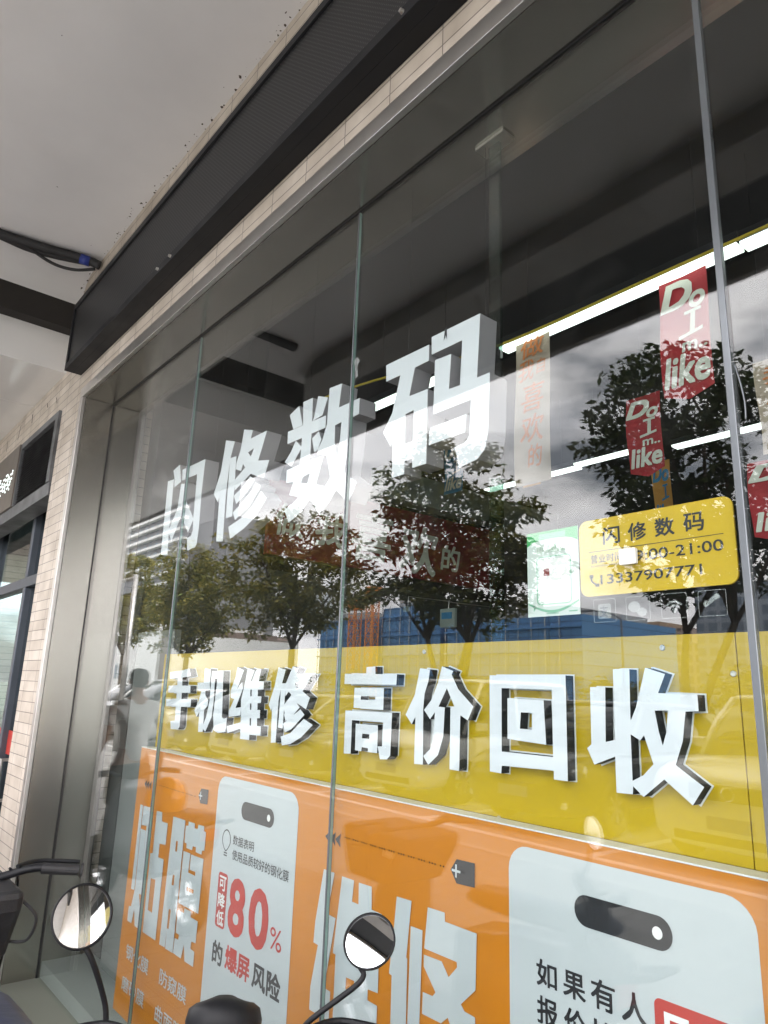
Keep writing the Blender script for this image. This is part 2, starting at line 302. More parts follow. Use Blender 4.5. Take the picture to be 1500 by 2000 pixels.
GLYPH={
'闪':(((-3.606,2.7631),(-3.5647,2.657),(-3.6473,2.6416),(-3.6527,2.6829),(-3.6854,2.7459)),((-3.5087,2.7235),(-3.3008,2.7211),(-3.2861,2.72),(-3.2931,2.5366),(-3.2822,2.3532),(-3.2889,2.279),(-3.305,2.2622),(-3.3925,2.2566),(-3.4131,2.3238),(-3.3694,2.3291),(-3.3519,2.3532),(-3.3596,2.4123),(-3.4072,2.3507),(-3.5164,2.4608),(-3.6081,2.3334),(-3.6566,2.3882),(-3.6424,2.2615),(-3.7313,2.2762),(-3.7474,2.6973),(-3.6641,2.692),(-3.6578,2.4071),(-3.5782,2.5044),(-3.5657,2.5786),(-3.5612,2.6444),(-3.4726,2.6297),(-3.4749,2.5366),(-3.375,2.4354),(-3.361,2.4214),(-3.3603,2.4218),(-3.3683,2.6577),(-3.5507,2.6616),(-3.5517,2.6626),(-3.5612,2.7235)),),
'修':(((-2.8893,2.7753),(-2.8034,2.7494),(-2.8172,2.7116),(-2.673,2.7123),(-2.6734,2.7088),(-2.6958,2.6556),(-2.7301,2.5842),(-2.6331,2.5646),(-2.6314,2.5632),(-2.651,2.5219),(-2.6681,2.4907),(-2.7304,2.51),(-2.7878,2.5352),(-2.9306,2.4832),(-2.9323,2.4841),(-2.939,2.51),(-2.9348,2.3602),(-2.9971,2.3599),(-2.9981,2.3651),(-3.0076,2.6444),(-3.0198,2.4736),(-3.0069,2.251),(-3.0755,2.2599),(-3.0765,2.2622),(-3.0853,2.4848),(-3.0863,2.4848),(-3.0965,2.4559),(-3.1493,2.5058),(-3.094,2.6143),(-3.0695,2.7669),(-2.9749,2.7382),(-3.005,2.6605),(-2.9439,2.6556),(-2.9407,2.5457),(-2.9397,2.538),(-2.8489,2.5772),(-2.8718,2.601),(-2.8858,2.5691),(-2.9355,2.5877),(-2.9376,2.5887),(-2.9383,2.5905),(-2.939,2.6185),(-2.9079,2.6794)),((-2.7796,2.6542),(-2.7815,2.6549),(-2.833,2.6472),(-2.8018,2.6196)),((-2.7934,2.524),(-2.7521,2.5019),(-2.7483,2.4988),(-2.8095,2.4509),(-2.9047,2.4127),(-2.9355,2.4589),(-2.8445,2.4897),(-2.7997,2.5208)),((-2.7374,2.4837),(-2.6894,2.4589),(-2.6947,2.4438),(-2.7794,2.381),(-2.9026,2.3368),(-2.904,2.3371),(-2.931,2.3777),(-2.8305,2.4195),(-2.7668,2.4552)),((-2.6807,2.4333),(-2.6279,2.3889),(-2.7157,2.32),(-2.8102,2.2836),(-2.9364,2.2531),(-2.9635,2.3137),(-2.8494,2.3357),(-2.7549,2.3728),(-2.6849,2.4312)),),
'数':(((-2.1848,2.7629),(-2.1095,2.7573),(-2.1218,2.6621),(-2.1211,2.66),(-1.9905,2.66),(-1.9902,2.5963),(-2.0416,2.5942),(-2.0521,2.4675),(-2.0661,2.3849),(-1.9849,2.3296),(-2.0266,2.2654),(-2.056,2.2801),(-2.1113,2.3251),(-2.1596,2.2797),(-2.2163,2.2495),(-2.2702,2.3081),(-2.294,2.3181),(-2.3451,2.2797),(-2.4333,2.2507),(-2.4769,2.3114),(-2.4172,2.3265),(-2.371,2.3471),(-2.4442,2.3681),(-2.4197,2.4185),(-2.4235,2.4199),(-2.4753,2.4276),(-2.4777,2.4829),(-2.378,2.4864),(-2.3766,2.5522),(-2.3808,2.5496),(-2.4438,2.491),(-2.4984,2.5228),(-2.4519,2.5606),(-2.4221,2.6),(-2.3759,2.5634),(-2.3745,2.6005),(-2.4872,2.6012),(-2.49,2.6572),(-2.3731,2.6555),(-2.3825,2.7594),(-2.3815,2.7612),(-2.3115,2.7594),(-2.3066,2.6544),(-2.2079,2.6523),(-2.2072,2.6002),(-2.3059,2.6012),(-2.3048,2.5228),(-2.3062,2.4927),(-2.3059,2.4868),(-2.2089,2.4843),(-2.2485,2.3751),(-2.1969,2.359),(-2.2086,2.3371),(-2.1556,2.3828),(-2.1887,2.4808),(-2.252,2.4983),(-2.252,2.5204),(-2.2765,2.513),(-2.2982,2.5788),(-2.2534,2.5967),(-2.2312,2.5585),(-2.2487,2.5263),(-2.2492,2.5235),(-2.2237,2.5529),(-2.1981,2.6131),(-2.1928,2.7608),(-2.1918,2.7633)),((-2.2702,2.7538),(-2.2018,2.7272),(-2.2338,2.66),(-2.3024,2.6548),(-2.2929,2.6698),(-2.2725,2.7531),(-2.2716,2.7543)),((-2.413,2.7533),(-2.3776,2.6586),(-2.378,2.6572),(-2.448,2.6583),(-2.4844,2.7307),(-2.4823,2.7323)),((-2.1001,2.5942),(-2.1416,2.5921),(-2.1382,2.5214),(-2.1155,2.4521),(-2.1036,2.527)),((-2.2989,2.4311),(-2.3003,2.4318),(-2.3486,2.4255),(-2.3607,2.4038),(-2.3136,2.3919)),),
'码':(((-1.5914,2.7605),(-1.3807,2.7577),(-1.3937,2.5435),(-1.3415,2.5435),(-1.3408,2.5379),(-1.3485,2.3545),(-1.3615,2.3034),(-1.3926,2.2791),(-1.4689,2.2687),(-1.4756,2.3069),(-1.4881,2.3412),(-1.443,2.344),(-1.4255,2.3636),(-1.4185,2.4784),(-1.5869,2.4777),(-1.583,2.6688),(-1.5074,2.6646),(-1.5158,2.5442),(-1.4668,2.5421),(-1.4581,2.6947),(-1.5998,2.6954),(-1.6016,2.7598)),((-1.8161,2.7402),(-1.6138,2.7374),(-1.6135,2.6786),(-1.6831,2.6772),(-1.708,2.5792),(-1.6159,2.5771),(-1.6159,2.3167),(-1.6838,2.3163),(-1.6845,2.3499),(-1.7244,2.3503),(-1.7237,2.3041),(-1.7874,2.3034),(-1.7888,2.4357),(-1.7895,2.4374),(-1.8007,2.4212),(-1.8438,2.4833),(-1.7962,2.5435),(-1.7583,2.6744),(-1.8357,2.6751),(-1.8396,2.7395)),((-1.6828,2.5211),(-1.7248,2.5183),(-1.7241,2.4224),(-1.723,2.4115),(-1.6845,2.4105)),((-1.4381,2.436),(-1.4427,2.3811),(-1.4437,2.3786),(-1.6061,2.3762),(-1.6023,2.4336),(-1.6012,2.435)),),
'手':(((-3.2804,1.6711),(-3.2531,1.6361),(-3.3462,1.6274),(-3.342,1.5899),(-3.2496,1.591),(-3.2447,1.5584),(-3.3371,1.5563),(-3.3346,1.5276),(-3.3336,1.5262),(-3.3294,1.5262),(-3.2286,1.529),(-3.2275,1.5248),(-3.2272,1.4947),(-3.3308,1.4919),(-3.3254,1.4016),(-3.3399,1.3874),(-3.4218,1.3838),(-3.4347,1.4205),(-3.385,1.4254),(-3.3896,1.4898),(-3.3959,1.4905),(-3.5058,1.4877),(-3.5117,1.5213),(-3.3931,1.5248),(-3.3924,1.5297),(-3.3945,1.5549),(-3.4932,1.5539),(-3.4991,1.5857),(-3.4988,1.5868),(-3.3973,1.5885),(-3.3994,1.6235),(-3.4911,1.62),(-3.4998,1.6529),(-3.3728,1.6599)),),
'机':(((-3.1035,1.6705),(-3.0531,1.6677),(-3.0514,1.6075),(-3.0409,1.5753),(-3.0853,1.5722),(-3.0878,1.5711),(-3.086,1.5524),(-3.0517,1.5291),(-3.0535,1.506),(-3.0836,1.4864),(-3.079,1.4236),(-3.0571,1.4584),(-3.0381,1.5305),(-3.0405,1.6593),(-2.9306,1.66),(-2.9296,1.6593),(-2.9075,1.4633),(-2.8879,1.4582),(-2.8606,1.4647),(-2.8655,1.4066),(-2.9306,1.3965),(-2.973,1.4052),(-2.9908,1.4675),(-2.9801,1.6257),(-3.0034,1.6261),(-3.0041,1.6236),(-2.9985,1.5284),(-3.0045,1.4605),(-3.0531,1.3944),(-3.0776,1.4054),(-3.0776,1.3926),(-3.1245,1.3891),(-3.1305,1.478),(-3.1532,1.454),(-3.1829,1.4794),(-3.1481,1.5263),(-3.129,1.5683),(-3.1714,1.5718),(-3.177,1.6061),(-3.1119,1.6068),(-3.1158,1.6705)),),
'维':(((-2.8032,1.6761),(-2.7467,1.6628),(-2.7931,1.5844),(-2.7549,1.614),(-2.7423,1.5893),(-2.7922,1.5088),(-2.792,1.5074),(-2.7465,1.5123),(-2.7509,1.5403),(-2.7286,1.611),(-2.715,1.6722),(-2.6566,1.6621),(-2.6828,1.618),(-2.6719,1.6187),(-2.6503,1.6565),(-2.631,1.67),(-2.6026,1.6677),(-2.6166,1.6194),(-2.5757,1.619),(-2.5739,1.5879),(-2.6187,1.5858),(-2.6163,1.5599),(-2.5862,1.5599),(-2.5876,1.5347),(-2.6135,1.5326),(-2.6107,1.5067),(-2.5897,1.5074),(-2.5886,1.5046),(-2.5869,1.4759),(-2.6076,1.4745),(-2.6051,1.4472),(-2.6044,1.4447),(-2.5743,1.4451),(-2.5729,1.4101),(-2.6597,1.4083),(-2.6583,1.3877),(-2.7339,1.3866),(-2.7381,1.4272),(-2.8466,1.4024),(-2.8571,1.429),(-2.7395,1.4521),(-2.7416,1.4822),(-2.7458,1.5067),(-2.7468,1.4794),(-2.7486,1.4787),(-2.8438,1.4689),(-2.8497,1.4878),(-2.8504,1.4906),(-2.8489,1.4934),(-2.8118,1.5424),(-2.8424,1.5478),(-2.8501,1.576),(-2.8155,1.6327),(-2.8048,1.6754)),((-2.6684,1.5851),(-2.6796,1.5844),(-2.6765,1.5581),(-2.6653,1.5585)),((-2.6621,1.5305),(-2.6737,1.5305),(-2.6702,1.5041),(-2.659,1.5053)),((-2.6551,1.4724),(-2.667,1.4717),(-2.6642,1.4451),(-2.6632,1.4433),(-2.652,1.4437)),),
'修2':(((-2.3651,1.6775),(-2.3273,1.6701),(-2.3399,1.6502),(-2.2307,1.649),(-2.2909,1.5872),(-2.2396,1.5648),(-2.2615,1.5238),(-2.3259,1.5438),(-2.3035,1.5291),(-2.3406,1.5015),(-2.3406,1.5004),(-2.2979,1.5217),(-2.2689,1.5039),(-2.3497,1.4486),(-2.3952,1.4335),(-2.411,1.4647),(-2.3861,1.4773),(-2.3875,1.478),(-2.3962,1.4759),(-2.4085,1.4997),(-2.4043,1.5025),(-2.4106,1.5158),(-2.412,1.4472),(-2.4442,1.4486),(-2.4435,1.5921),(-2.4547,1.5487),(-2.4554,1.3926),(-2.4904,1.3898),(-2.4993,1.5242),(-2.503,1.5062),(-2.5265,1.5298),(-2.4918,1.5998),(-2.4715,1.6733),(-2.4701,1.674),(-2.4172,1.6649),(-2.4372,1.6138),(-2.4113,1.6138),(-2.4099,1.6128),(-2.3682,1.6775)),((-2.3441,1.6145),(-2.3458,1.6145),(-2.3294,1.5952),(-2.3136,1.6131)),((-2.4097,1.5851),(-2.4106,1.5851),(-2.4106,1.5351),(-2.3648,1.5718),(-2.3854,1.5834),(-2.4071,1.5657)),((-2.2713,1.4892),(-2.2125,1.4713),(-2.2132,1.47),(-2.2839,1.4231),(-2.3532,1.3947),(-2.4089,1.3863),(-2.4218,1.4171),(-2.3567,1.4336)),),
'高':(((-1.8665,1.6757),(-1.8644,1.6515),(-1.7566,1.6515),(-1.7559,1.6487),(-1.758,1.6179),(-2.0324,1.6172),(-2.0324,1.6515),(-1.9134,1.6515),(-1.9127,1.6743)),((-1.8182,1.6074),(-1.8182,1.5395),(-1.9747,1.5402),(-1.9743,1.6057)),((-1.8606,1.5801),(-1.9372,1.5794),(-1.9379,1.5675),(-1.8616,1.5686)),((-1.7741,1.5329),(-1.7773,1.4044),(-1.793,1.3916),(-1.8266,1.3888),(-1.8403,1.4268),(-1.8186,1.4282),(-1.8172,1.501),(-1.8294,1.5017),(-1.9806,1.4996),(-1.9803,1.3925),(-2.0128,1.3904),(-2.0184,1.3911),(-2.0198,1.5297)),((-1.8434,1.4912),(-1.8424,1.4835),(-1.8413,1.4058),(-1.8896,1.4055),(-1.8889,1.4163),(-1.919,1.4181),(-1.9218,1.4177),(-1.9239,1.4048),(-1.9575,1.4058),(-1.9589,1.4898)),((-1.8844,1.4604),(-1.9218,1.4604),(-1.9229,1.4457),(-1.8847,1.4457),(-1.8833,1.4464)),),
'价':(((-1.5503,1.675),(-1.5055,1.6617),(-1.5115,1.6526),(-1.5114,1.6512),(-1.4841,1.6106),(-1.4248,1.5651),(-1.446,1.5266),(-1.4754,1.5392),(-1.4779,1.4006),(-1.4789,1.389),(-1.516,1.3901),(-1.515,1.5609),(-1.4995,1.5623),(-1.5307,1.6127),(-1.5643,1.5595),(-1.5384,1.5581),(-1.5433,1.4762),(-1.5633,1.4258),(-1.5657,1.4227),(-1.6042,1.3933),(-1.6262,1.416),(-1.5984,1.437),(-1.585,1.4643),(-1.5797,1.542),(-1.5804,1.5424),(-1.6,1.5221),(-1.6266,1.5476),(-1.5965,1.5763),(-1.5682,1.6288),(-1.5524,1.675)),((-1.6427,1.6694),(-1.6049,1.6659),(-1.6039,1.6645),(-1.6102,1.6309),(-1.6259,1.5945),(-1.6305,1.5483),(-1.627,1.3929),(-1.628,1.3918),(-1.6651,1.3904),(-1.6658,1.4097),(-1.6644,1.5245),(-1.6661,1.5238),(-1.6805,1.5032),(-1.7095,1.5301),(-1.6697,1.5903),(-1.6479,1.6694)),),
'回':(((-1.1119,1.652),(-1.1133,1.4028),(-1.1546,1.4024),(-1.1542,1.4224),(-1.1616,1.4231),(-1.3198,1.4185),(-1.3222,1.4175),(-1.324,1.3989),(-1.3639,1.4),(-1.3642,1.6506)),((-1.1549,1.6163),(-1.3212,1.617),(-1.3219,1.4539),(-1.1553,1.4546)),((-1.2875,1.592),(-1.1811,1.5894),(-1.1758,1.4821),(-1.3015,1.4874),(-1.3008,1.5913)),((-1.2189,1.557),(-1.2556,1.557),(-1.2595,1.5157),(-1.2203,1.5157)),),
'收':(((-0.8907,1.6698),(-0.8462,1.6565),(-0.8655,1.6152),(-0.7755,1.6138),(-0.7752,1.5802),(-0.8046,1.5781),(-0.8147,1.5165),(-0.8344,1.4668),(-0.7747,1.429),(-0.8018,1.3903),(-0.8627,1.4343),(-0.9131,1.3931),(-0.9152,1.3936),(-0.9383,1.412),(-0.9397,1.3947),(-0.981,1.3933),(-0.9807,1.471),(-1.037,1.4483),(-1.0554,1.4836),(-1.0433,1.4934),(-1.0412,1.625),(-0.9995,1.625),(-1.0041,1.5011),(-0.9817,1.5071),(-0.9796,1.5081),(-0.9792,1.5179),(-0.9768,1.6663),(-0.9705,1.6674),(-0.9337,1.667),(-0.9369,1.5599),(-0.9362,1.5526),(-0.9215,1.5823),(-0.8937,1.6698)),((-0.8445,1.5788),(-0.876,1.5774),(-0.869,1.5333),(-0.8613,1.5039),(-0.8512,1.5326)),((-0.905,1.5228),(-0.9152,1.5109),(-0.9383,1.5228),(-0.939,1.4231),(-0.9112,1.4381),(-0.8858,1.4633)),),
'贴':(((-3.4747,1.0214),(-3.4723,0.9381),(-3.4691,0.9374),(-3.4691,0.9318),(-3.4793,0.6434),(-3.5104,0.6413),(-3.5153,0.6422),(-3.5221,0.6378),(-3.4847,0.5692),(-3.4751,0.5027),(-3.5335,0.5031),(-3.5587,0.5699),(-3.5741,0.5044),(-3.6259,0.5034),(-3.6252,0.5671),(-3.599,0.5706),(-3.5741,0.6553),(-3.5822,0.9136),(-3.5377,0.915),(-3.5216,0.9143),(-3.5192,0.8296),(-3.5181,0.8296),(-3.5199,0.9353),(-3.5802,0.9311),(-3.5783,0.9689),(-3.578,1.0179)),((-3.3557,1.0203),(-3.3505,0.9829),(-3.3494,0.9815),(-3.2833,0.9822),(-3.2864,0.8912),(-3.3473,0.8866),(-3.3505,0.8856),(-3.3501,0.8292),(-3.2948,0.831),(-3.2889,0.8303),(-3.2924,0.5041),(-3.4362,0.5023),(-3.4415,0.8296),(-3.4411,0.8305),(-3.418,0.8345),(-3.4156,0.8359),(-3.4187,1.0172)),((-3.614,1.0193),(-3.5871,1.0179),(-3.5818,0.6448),(-3.621,0.6409),(-3.6217,0.663),(-3.6193,1.0039),(-3.6189,1.0186)),((-3.3554,0.7337),(-3.3585,0.7344),(-3.4075,0.7309),(-3.4061,0.6),(-3.3564,0.5986)),),
'膜':(((-2.9262,1.0252),(-2.923,1.0063),(-2.9052,1.0056),(-2.9045,0.9951),(-2.9062,0.9349),(-2.9262,0.9321),(-2.9272,0.93),(-2.9276,0.916),(-2.9836,0.9157),(-2.9843,0.9353),(-3.0144,0.9335),(-3.0172,0.9171),(-3.0732,0.916),(-3.076,0.9342),(-3.0963,0.9342),(-3.0987,1.0021),(-3.0739,1.0042),(-3.0739,1.0224),(-3.013,1.0228),(-3.0126,1.0049),(-3.0081,1.0046),(-2.9822,1.0056),(-2.9808,1.0238)),((-3.1082,1.0214),(-3.111,0.5037),(-3.1852,0.5009),(-3.1862,0.5121),(-3.1866,0.5702),(-3.1915,0.5037),(-3.2489,0.5006),(-3.2328,1.0196)),((-3.161,0.9279),(-3.1803,0.9272),(-3.1803,0.8845),(-3.1642,0.8856),(-3.1621,0.8866)),((-2.9059,0.9034),(-2.9101,0.699),(-3.0991,0.6969),(-3.098,0.9006),(-3.0305,0.902),(-3.0298,0.8992),(-3.0347,0.8278),(-2.9689,0.8275),(-2.9682,0.8429),(-3.0242,0.8404),(-3.0221,0.8992),(-3.0158,0.9003)),((-3.1624,0.7914),(-3.1799,0.7914),(-3.1831,0.7491),(-3.1624,0.7501)),((-2.9698,0.7739),(-3.0354,0.7728),(-3.0366,0.7592),(-3.0256,0.7585),(-2.9717,0.7603),(-2.9706,0.7613)),((-2.9745,0.692),(-2.9766,0.6731),(-2.9759,0.6714),(-2.9087,0.6717),(-2.9115,0.5919),(-2.9486,0.5884),(-2.9514,0.5625),(-2.9507,0.5611),(-2.915,0.5604),(-2.9157,0.5065),(-2.9941,0.5048),(-3.0123,0.5615),(-3.0298,0.5054),(-3.1068,0.5051),(-3.1029,0.5625),(-3.069,0.5646),(-3.0669,0.5835),(-3.0987,0.5835),(-3.0998,0.6703),(-3.0389,0.6721),(-3.0382,0.6896)),((-3.167,0.6542),(-3.1698,0.6549),(-3.1876,0.6535),(-3.1894,0.5779),(-3.1726,0.579),(-3.1701,0.58)),),
'维2':(((-2.0011,1.0295),(-2.0007,1.0267),(-2.0284,0.9049),(-1.9843,0.9024),(-1.9839,0.9014),(-2.0263,0.6977),(-1.9939,0.6963),(-1.9955,0.6186),(-1.9983,0.6175),(-2.1012,0.6147),(-2.1012,0.6788),(-2.0714,0.8048),(-2.0966,0.8062),(-2.0924,0.8678),(-2.0595,1.0274),(-2.0585,1.0295)),((-1.8107,1.0288),(-1.8072,0.9679),(-1.7605,0.9665),(-1.7641,0.8951),(-1.8089,0.893),(-1.8089,0.844),(-1.7669,0.8447),(-1.7662,0.7607),(-1.8124,0.7572),(-1.8121,0.7292),(-1.7683,0.7285),(-1.768,0.6452),(-1.9759,0.5874),(-1.9755,0.8034),(-1.9892,0.8034),(-1.9899,0.8048),(-1.9594,1.0281),(-1.8975,1.0284),(-1.9036,0.9679),(-1.8709,0.9672),(-1.873,1.0274)),((-1.8775,0.8685),(-1.9101,0.8674),(-1.9122,0.8664),(-1.9122,0.831),(-1.8779,0.8321)),((-1.8772,0.7593),(-1.9178,0.7579),(-1.9185,0.7264),(-1.8786,0.7299)),),
'修3':(((-1.4998,1.031),(-1.4984,1.0096),(-1.3836,1.0096),(-1.3875,0.8815),(-1.4378,0.8353),(-1.4249,0.8234),(-1.3906,0.8217),(-1.3885,0.8206),(-1.3885,0.7744),(-1.4599,0.7496),(-1.4837,0.7908),(-1.5089,0.7699),(-1.5807,0.7688),(-1.5793,0.8206),(-1.5418,0.822),(-1.5304,0.8339),(-1.5773,0.8815),(-1.5775,0.9102),(-1.5089,0.9126),(-1.4823,0.8834),(-1.4522,0.9144),(-1.4536,0.9263),(-1.5768,0.9256),(-1.5656,1.0292)),((-1.6321,1.0299),(-1.6486,0.885),(-1.6482,0.8834),(-1.6444,0.8815),(-1.6437,0.6932),(-1.7084,0.6712),(-1.7081,0.8227),(-1.7189,0.8241),(-1.72,0.8262),(-1.7028,0.9578),(-1.6955,1.0278)),((-1.5845,0.9673),(-1.5913,0.7107),(-1.6377,0.695),(-1.6384,0.7093),(-1.6332,0.9655),(-1.6293,0.9666)),),
}
# ------------------------------------------------------------------ lettering
def curve_mesh(cu):
    o = bpy.data.objects.new('tmp', cu); col.objects.link(o)
    me = bpy.data.meshes.new_from_object(o)
    vs = [tuple(v.co) for v in me.vertices]; fs = [tuple(p.vertices) for p in me.polygons]
    bpy.data.objects.remove(o); bpy.data.meshes.remove(me); bpy.data.curves.remove(cu)
    return vs, fs

def loops_mesh(loops, ext=0.0, off=0.0):
    cu = bpy.data.curves.new('tmp', 'CURVE'); cu.dimensions = '2D'; cu.fill_mode = 'BOTH'; cu.extrude = ext; cu.offset = off
    for lp in loops:
        s = cu.splines.new('POLY'); s.points.add(len(lp)-1); s.use_cyclic_u = True
        for p, q in zip(s.points, lp): p.co = (q[0], q[1], 0, 1)
    return curve_mesh(cu)

def raw_text(body, shear=0.0):
    cu = bpy.data.curves.new('tmp', 'FONT'); cu.body = body; cu.shear = shear; cu.resolution_u = 3
    return curve_mesh(cu)

def contours(f, iso=.5):
    b = f > iso
    idx = b[:-1, :-1]*1+b[:-1, 1:]*2+b[1:, 1:]*4+b[1:, :-1]*8
    tab = {1:[(3,0)],2:[(0,1)],3:[(3,1)],4:[(1,2)],5:[(3,2),(1,0)],6:[(0,2)],7:[(3,2)],8:[(2,3)],9:[(2,0)],10:[(0,3),(2,1)],11:[(2,1)],12:[(1,3)],13:[(1,0)],14:[(0,3)]}
    ip = lambda a, c: (iso-a)/(c-a)
    pos = {}; nx = {}
    def pt(y, x, e):
        if e == 0: k = (0, y, x); v = (x+ip(f[y,x], f[y,x+1]), y)
        elif e == 1: k = (1, y, x+1); v = (x+1, y+ip(f[y,x+1], f[y+1,x+1]))
        elif e == 2: k = (0, y+1, x); v = (x+ip(f[y+1,x], f[y+1,x+1]), y+1)
        else: k = (1, y, x); v = (x, y+ip(f[y,x], f[y+1,x]))
        pos[k] = v; return k
    for y, x in zip(*np.nonzero((idx > 0) & (idx < 15))):
        for a, c in tab[int(idx[y, x])]: nx[pt(y, x, a)] = pt(y, x, c)
    res = []
    while nx:
        s, n = nx.popitem(); lp = [s]
        while n != s and n in nx: lp.append(n); n = nx.pop(n)
        res.append(np.array([pos[k] for k in lp]))
    return res

def simplify(p, tol):
    if len(p) < 5: return p
    k = int(np.argmax(((p-p[0])**2).sum(1)))
    def rec(q):
        if len(q) < 3: return [q[0]]
        a, b = q[0], q[-1]; d = b-a; n = math.hypot(d[0], d[1])+1e-9
        e = np.abs(d[0]*(q[:, 1]-a[1])-d[1]*(q[:, 0]-a[0]))/n; j = int(np.argmax(e))
        return [a] if e[j] < tol else rec(q[:j+1])+rec(q[j:])
    return np.array(rec(p[:k+1])+rec(np.vstack([p[k:], p[:1]])))

def bold_text(body, rad, shear=0.0):
    """a heavier cut of the lettering: the strokes are grown by rad (in em)"""
    vs, fs = raw_text(body, shear); v = np.array(vs)[:, :2]
    res = 1/110.0; pad = rad+.03; lo = v.min(0)-pad; hi = v.max(0)+pad
    nx, ny = int((hi[0]-lo[0])/res)+1, int((hi[1]-lo[1])/res)+1
    g = np.zeros((ny, nx), bool)
    for f in fs:
        p = (v[list(f)]-lo)/res; x0, y0 = np.floor(p.min(0)).astype(int); x1, y1 = np.ceil(p.max(0)).astype(int)+1
        X, Y = np.meshgrid(np.arange(x0, x1), np.arange(y0, y1)); ins = np.zeros(X.shape, bool)
        for i in range(len(p)):
            a, b = p[i], p[(i+1) % len(p)]
            if a[1] == b[1]: continue
            ins ^= ((a[1] > Y) != (b[1] > Y)) & (X < (b[0]-a[0])*(Y-a[1])/(b[1]-a[1])+a[0])
        g[y0:y1, x0:x1] |= ins
    r = rad/res; k = int(math.ceil(r)); d = g.copy()
    for dy in range(-k, k+1):
        for dx in range(-k, k+1):
            if abs(dx) <= r and abs(dy) <= r and dx*dx+dy*dy <= (r*1.2)**2: d |= np.roll(np.roll(g, dy, 0), dx, 1)
    f = d.astype(float); f = (f+np.roll(f, 1, 0)+np.roll(f, -1, 0)+np.roll(f, 1, 1)+np.roll(f, -1, 1))/5+1e-6
    lps = [simplify(l, .55)*res+lo for l in contours(f)]
    return loops_mesh([l for l in lps if len(l) > 2])

def fit(mb, body, x0, x1, z0, z1, y, bold=0.0, shear=0.0, fn=None, m=0):
    """lettering laid flat on the plane y, filling the rectangle"""
    vs, fs = bold_text(body, bold, shear) if bold else raw_text(body, shear)
    a = np.array(vs); lo = a[:, :2].min(0); s = a[:, :2].max(0)-lo
    fn = fn or (lambda u, v: (u, y, v))
    mb.add([fn(x0+(p[0]-lo[0])/s[0]*(x1-x0), z0+(p[1]-lo[1])/s[1]*(z1-z0)) for p in vs], fs, m)
    return mb

def poly_y(mb, pts, y, m=0):
    return mb.add([(p[0], y, p[1]) for p in pts], [tuple(range(len(pts)))], m)

def rrect(x0, x1, z0, z1, r, n=6):
    o = []
    for cx, cz, a0 in ((x1-r, z1-r, 0), (x0+r, z1-r, 90), (x0+r, z0+r, 180), (x1-r, z0+r, 270)):
        for i in range(n+1):
            a = R(a0+90*i/n); o.append((cx+r*math.cos(a), cz+r*math.sin(a)))
    return o

def disc(cx, cz, rx, rz=None, n=24):
    rz = rz or rx
    return [(cx+rx*math.cos(2*math.pi*i/n), cz+rz*math.sin(2*math.pi*i/n)) for i in range(n)]

def ring_y(mb, outer, inner, y, m=0):
    n = len(outer)
    return mb.add([(p[0], y, p[1]) for p in outer]+[(p[0], y, p[1]) for p in inner], [(i, (i+1) % n, n+(i+1) % n, n+i) for i in range(n)], m)

def slab(mb, poly, y0, y1, m=0):
    return mb.prism(poly, y0, y1, lambda u, v, t: (u, t, v), m)

def letter(name, loops, yf, yb, face, side, parent, rim=None):
    vs, fs = loops_mesh(loops)
    fo = MB().add([(p[0], yf, p[1]) for p in vs], fs).build(name, face, parent, recalc=False)
    h = (yb-yf-.001)/2; ve, fe = loops_mesh(loops, ext=h); c = yf+.001+h
    MB().add([(p[0], c-p[2], p[1]) for p in ve], fe).build('return', side, fo, recalc=False)
    if rim:
        vr, fr = loops_mesh(loops, ext=.002, off=.0035)
        MB().add([(p[0], yb+.0015-p[2], p[1]) for p in vr], fr).build('rim', rim, fo, recalc=False)
    return fo

# ------------------------------------------------------------------ the ground
def struct(o): o['kind'] = 'structure'; return o
M['paver'] = brick_mat('pavement_tile', (.255, .25, .24), (.30, .292, .28), (.16, .155, .15), .4, .4, (0, 0), .006, 'xy', .5, .7, .3)
M['lot'] = mat('parking_concrete', (.29, .285, .275), .8, 0, .12, .7, bump=.1)
M['asphalt'] = mat('asphalt', (.06, .06, .062), .85, 0, .2, 3, bump=.2)
M['line'] = mat('road_paint', (.74, .74, .72), .6, 0, .08, 5)
M['kerb'] = mat('kerb_stone', (.38, .37, .35), .8, 0, .12, 4)
M['verge'] = mat('verge_green', (.05, .085, .025), .9, 0, .4, 5, bump=.4)
M['soil'] = mat('far_ground', (.20, .21, .17), .95, 0, .2, .08)
struct(MB().box(-320, 260, -420, 60, -.6, -.06).build('terrain', M['soil']))
struct(MB().box(-60, 30, -4.6, -.32, -.45, 0).box(-60, -5.25, -.32, .3, -.45, 0).box(2.25, 30, -.32, .3, -.45, 0).build('pavement', M['paver']))
struct(MB().box(-5.25, 2.25, -.32, .3, -.45, -.32).build('sunken_drain_strip', M['kerb']))
struct(MB().box(-60, 30, -4.72, -4.602, -.05, .003).build('kerb', M['kerb']))
struct(MB().box(-70, 40, -11.0, -4.722, -.05, -.004).build('parking_lot', M['lot']))
lm = MB()
for i in range(-22, 8):
    x = -2.25+2.55*i; lm.box(x-.06, x+.06, -10.4, -5.3, -.003, .001)
lm.box(-60, 20, -5.42, -5.302, -.003, .0008)
struct(lm.build('parking_lines', M['line']))
struct(MB().box(-70, 40, -13.6, -11.002, -.05, .08).build('verge', M['verge']))
struct(MB().box(-260, 200, -30, -13.6, -.055, -.02).build('road', M['asphalt']))

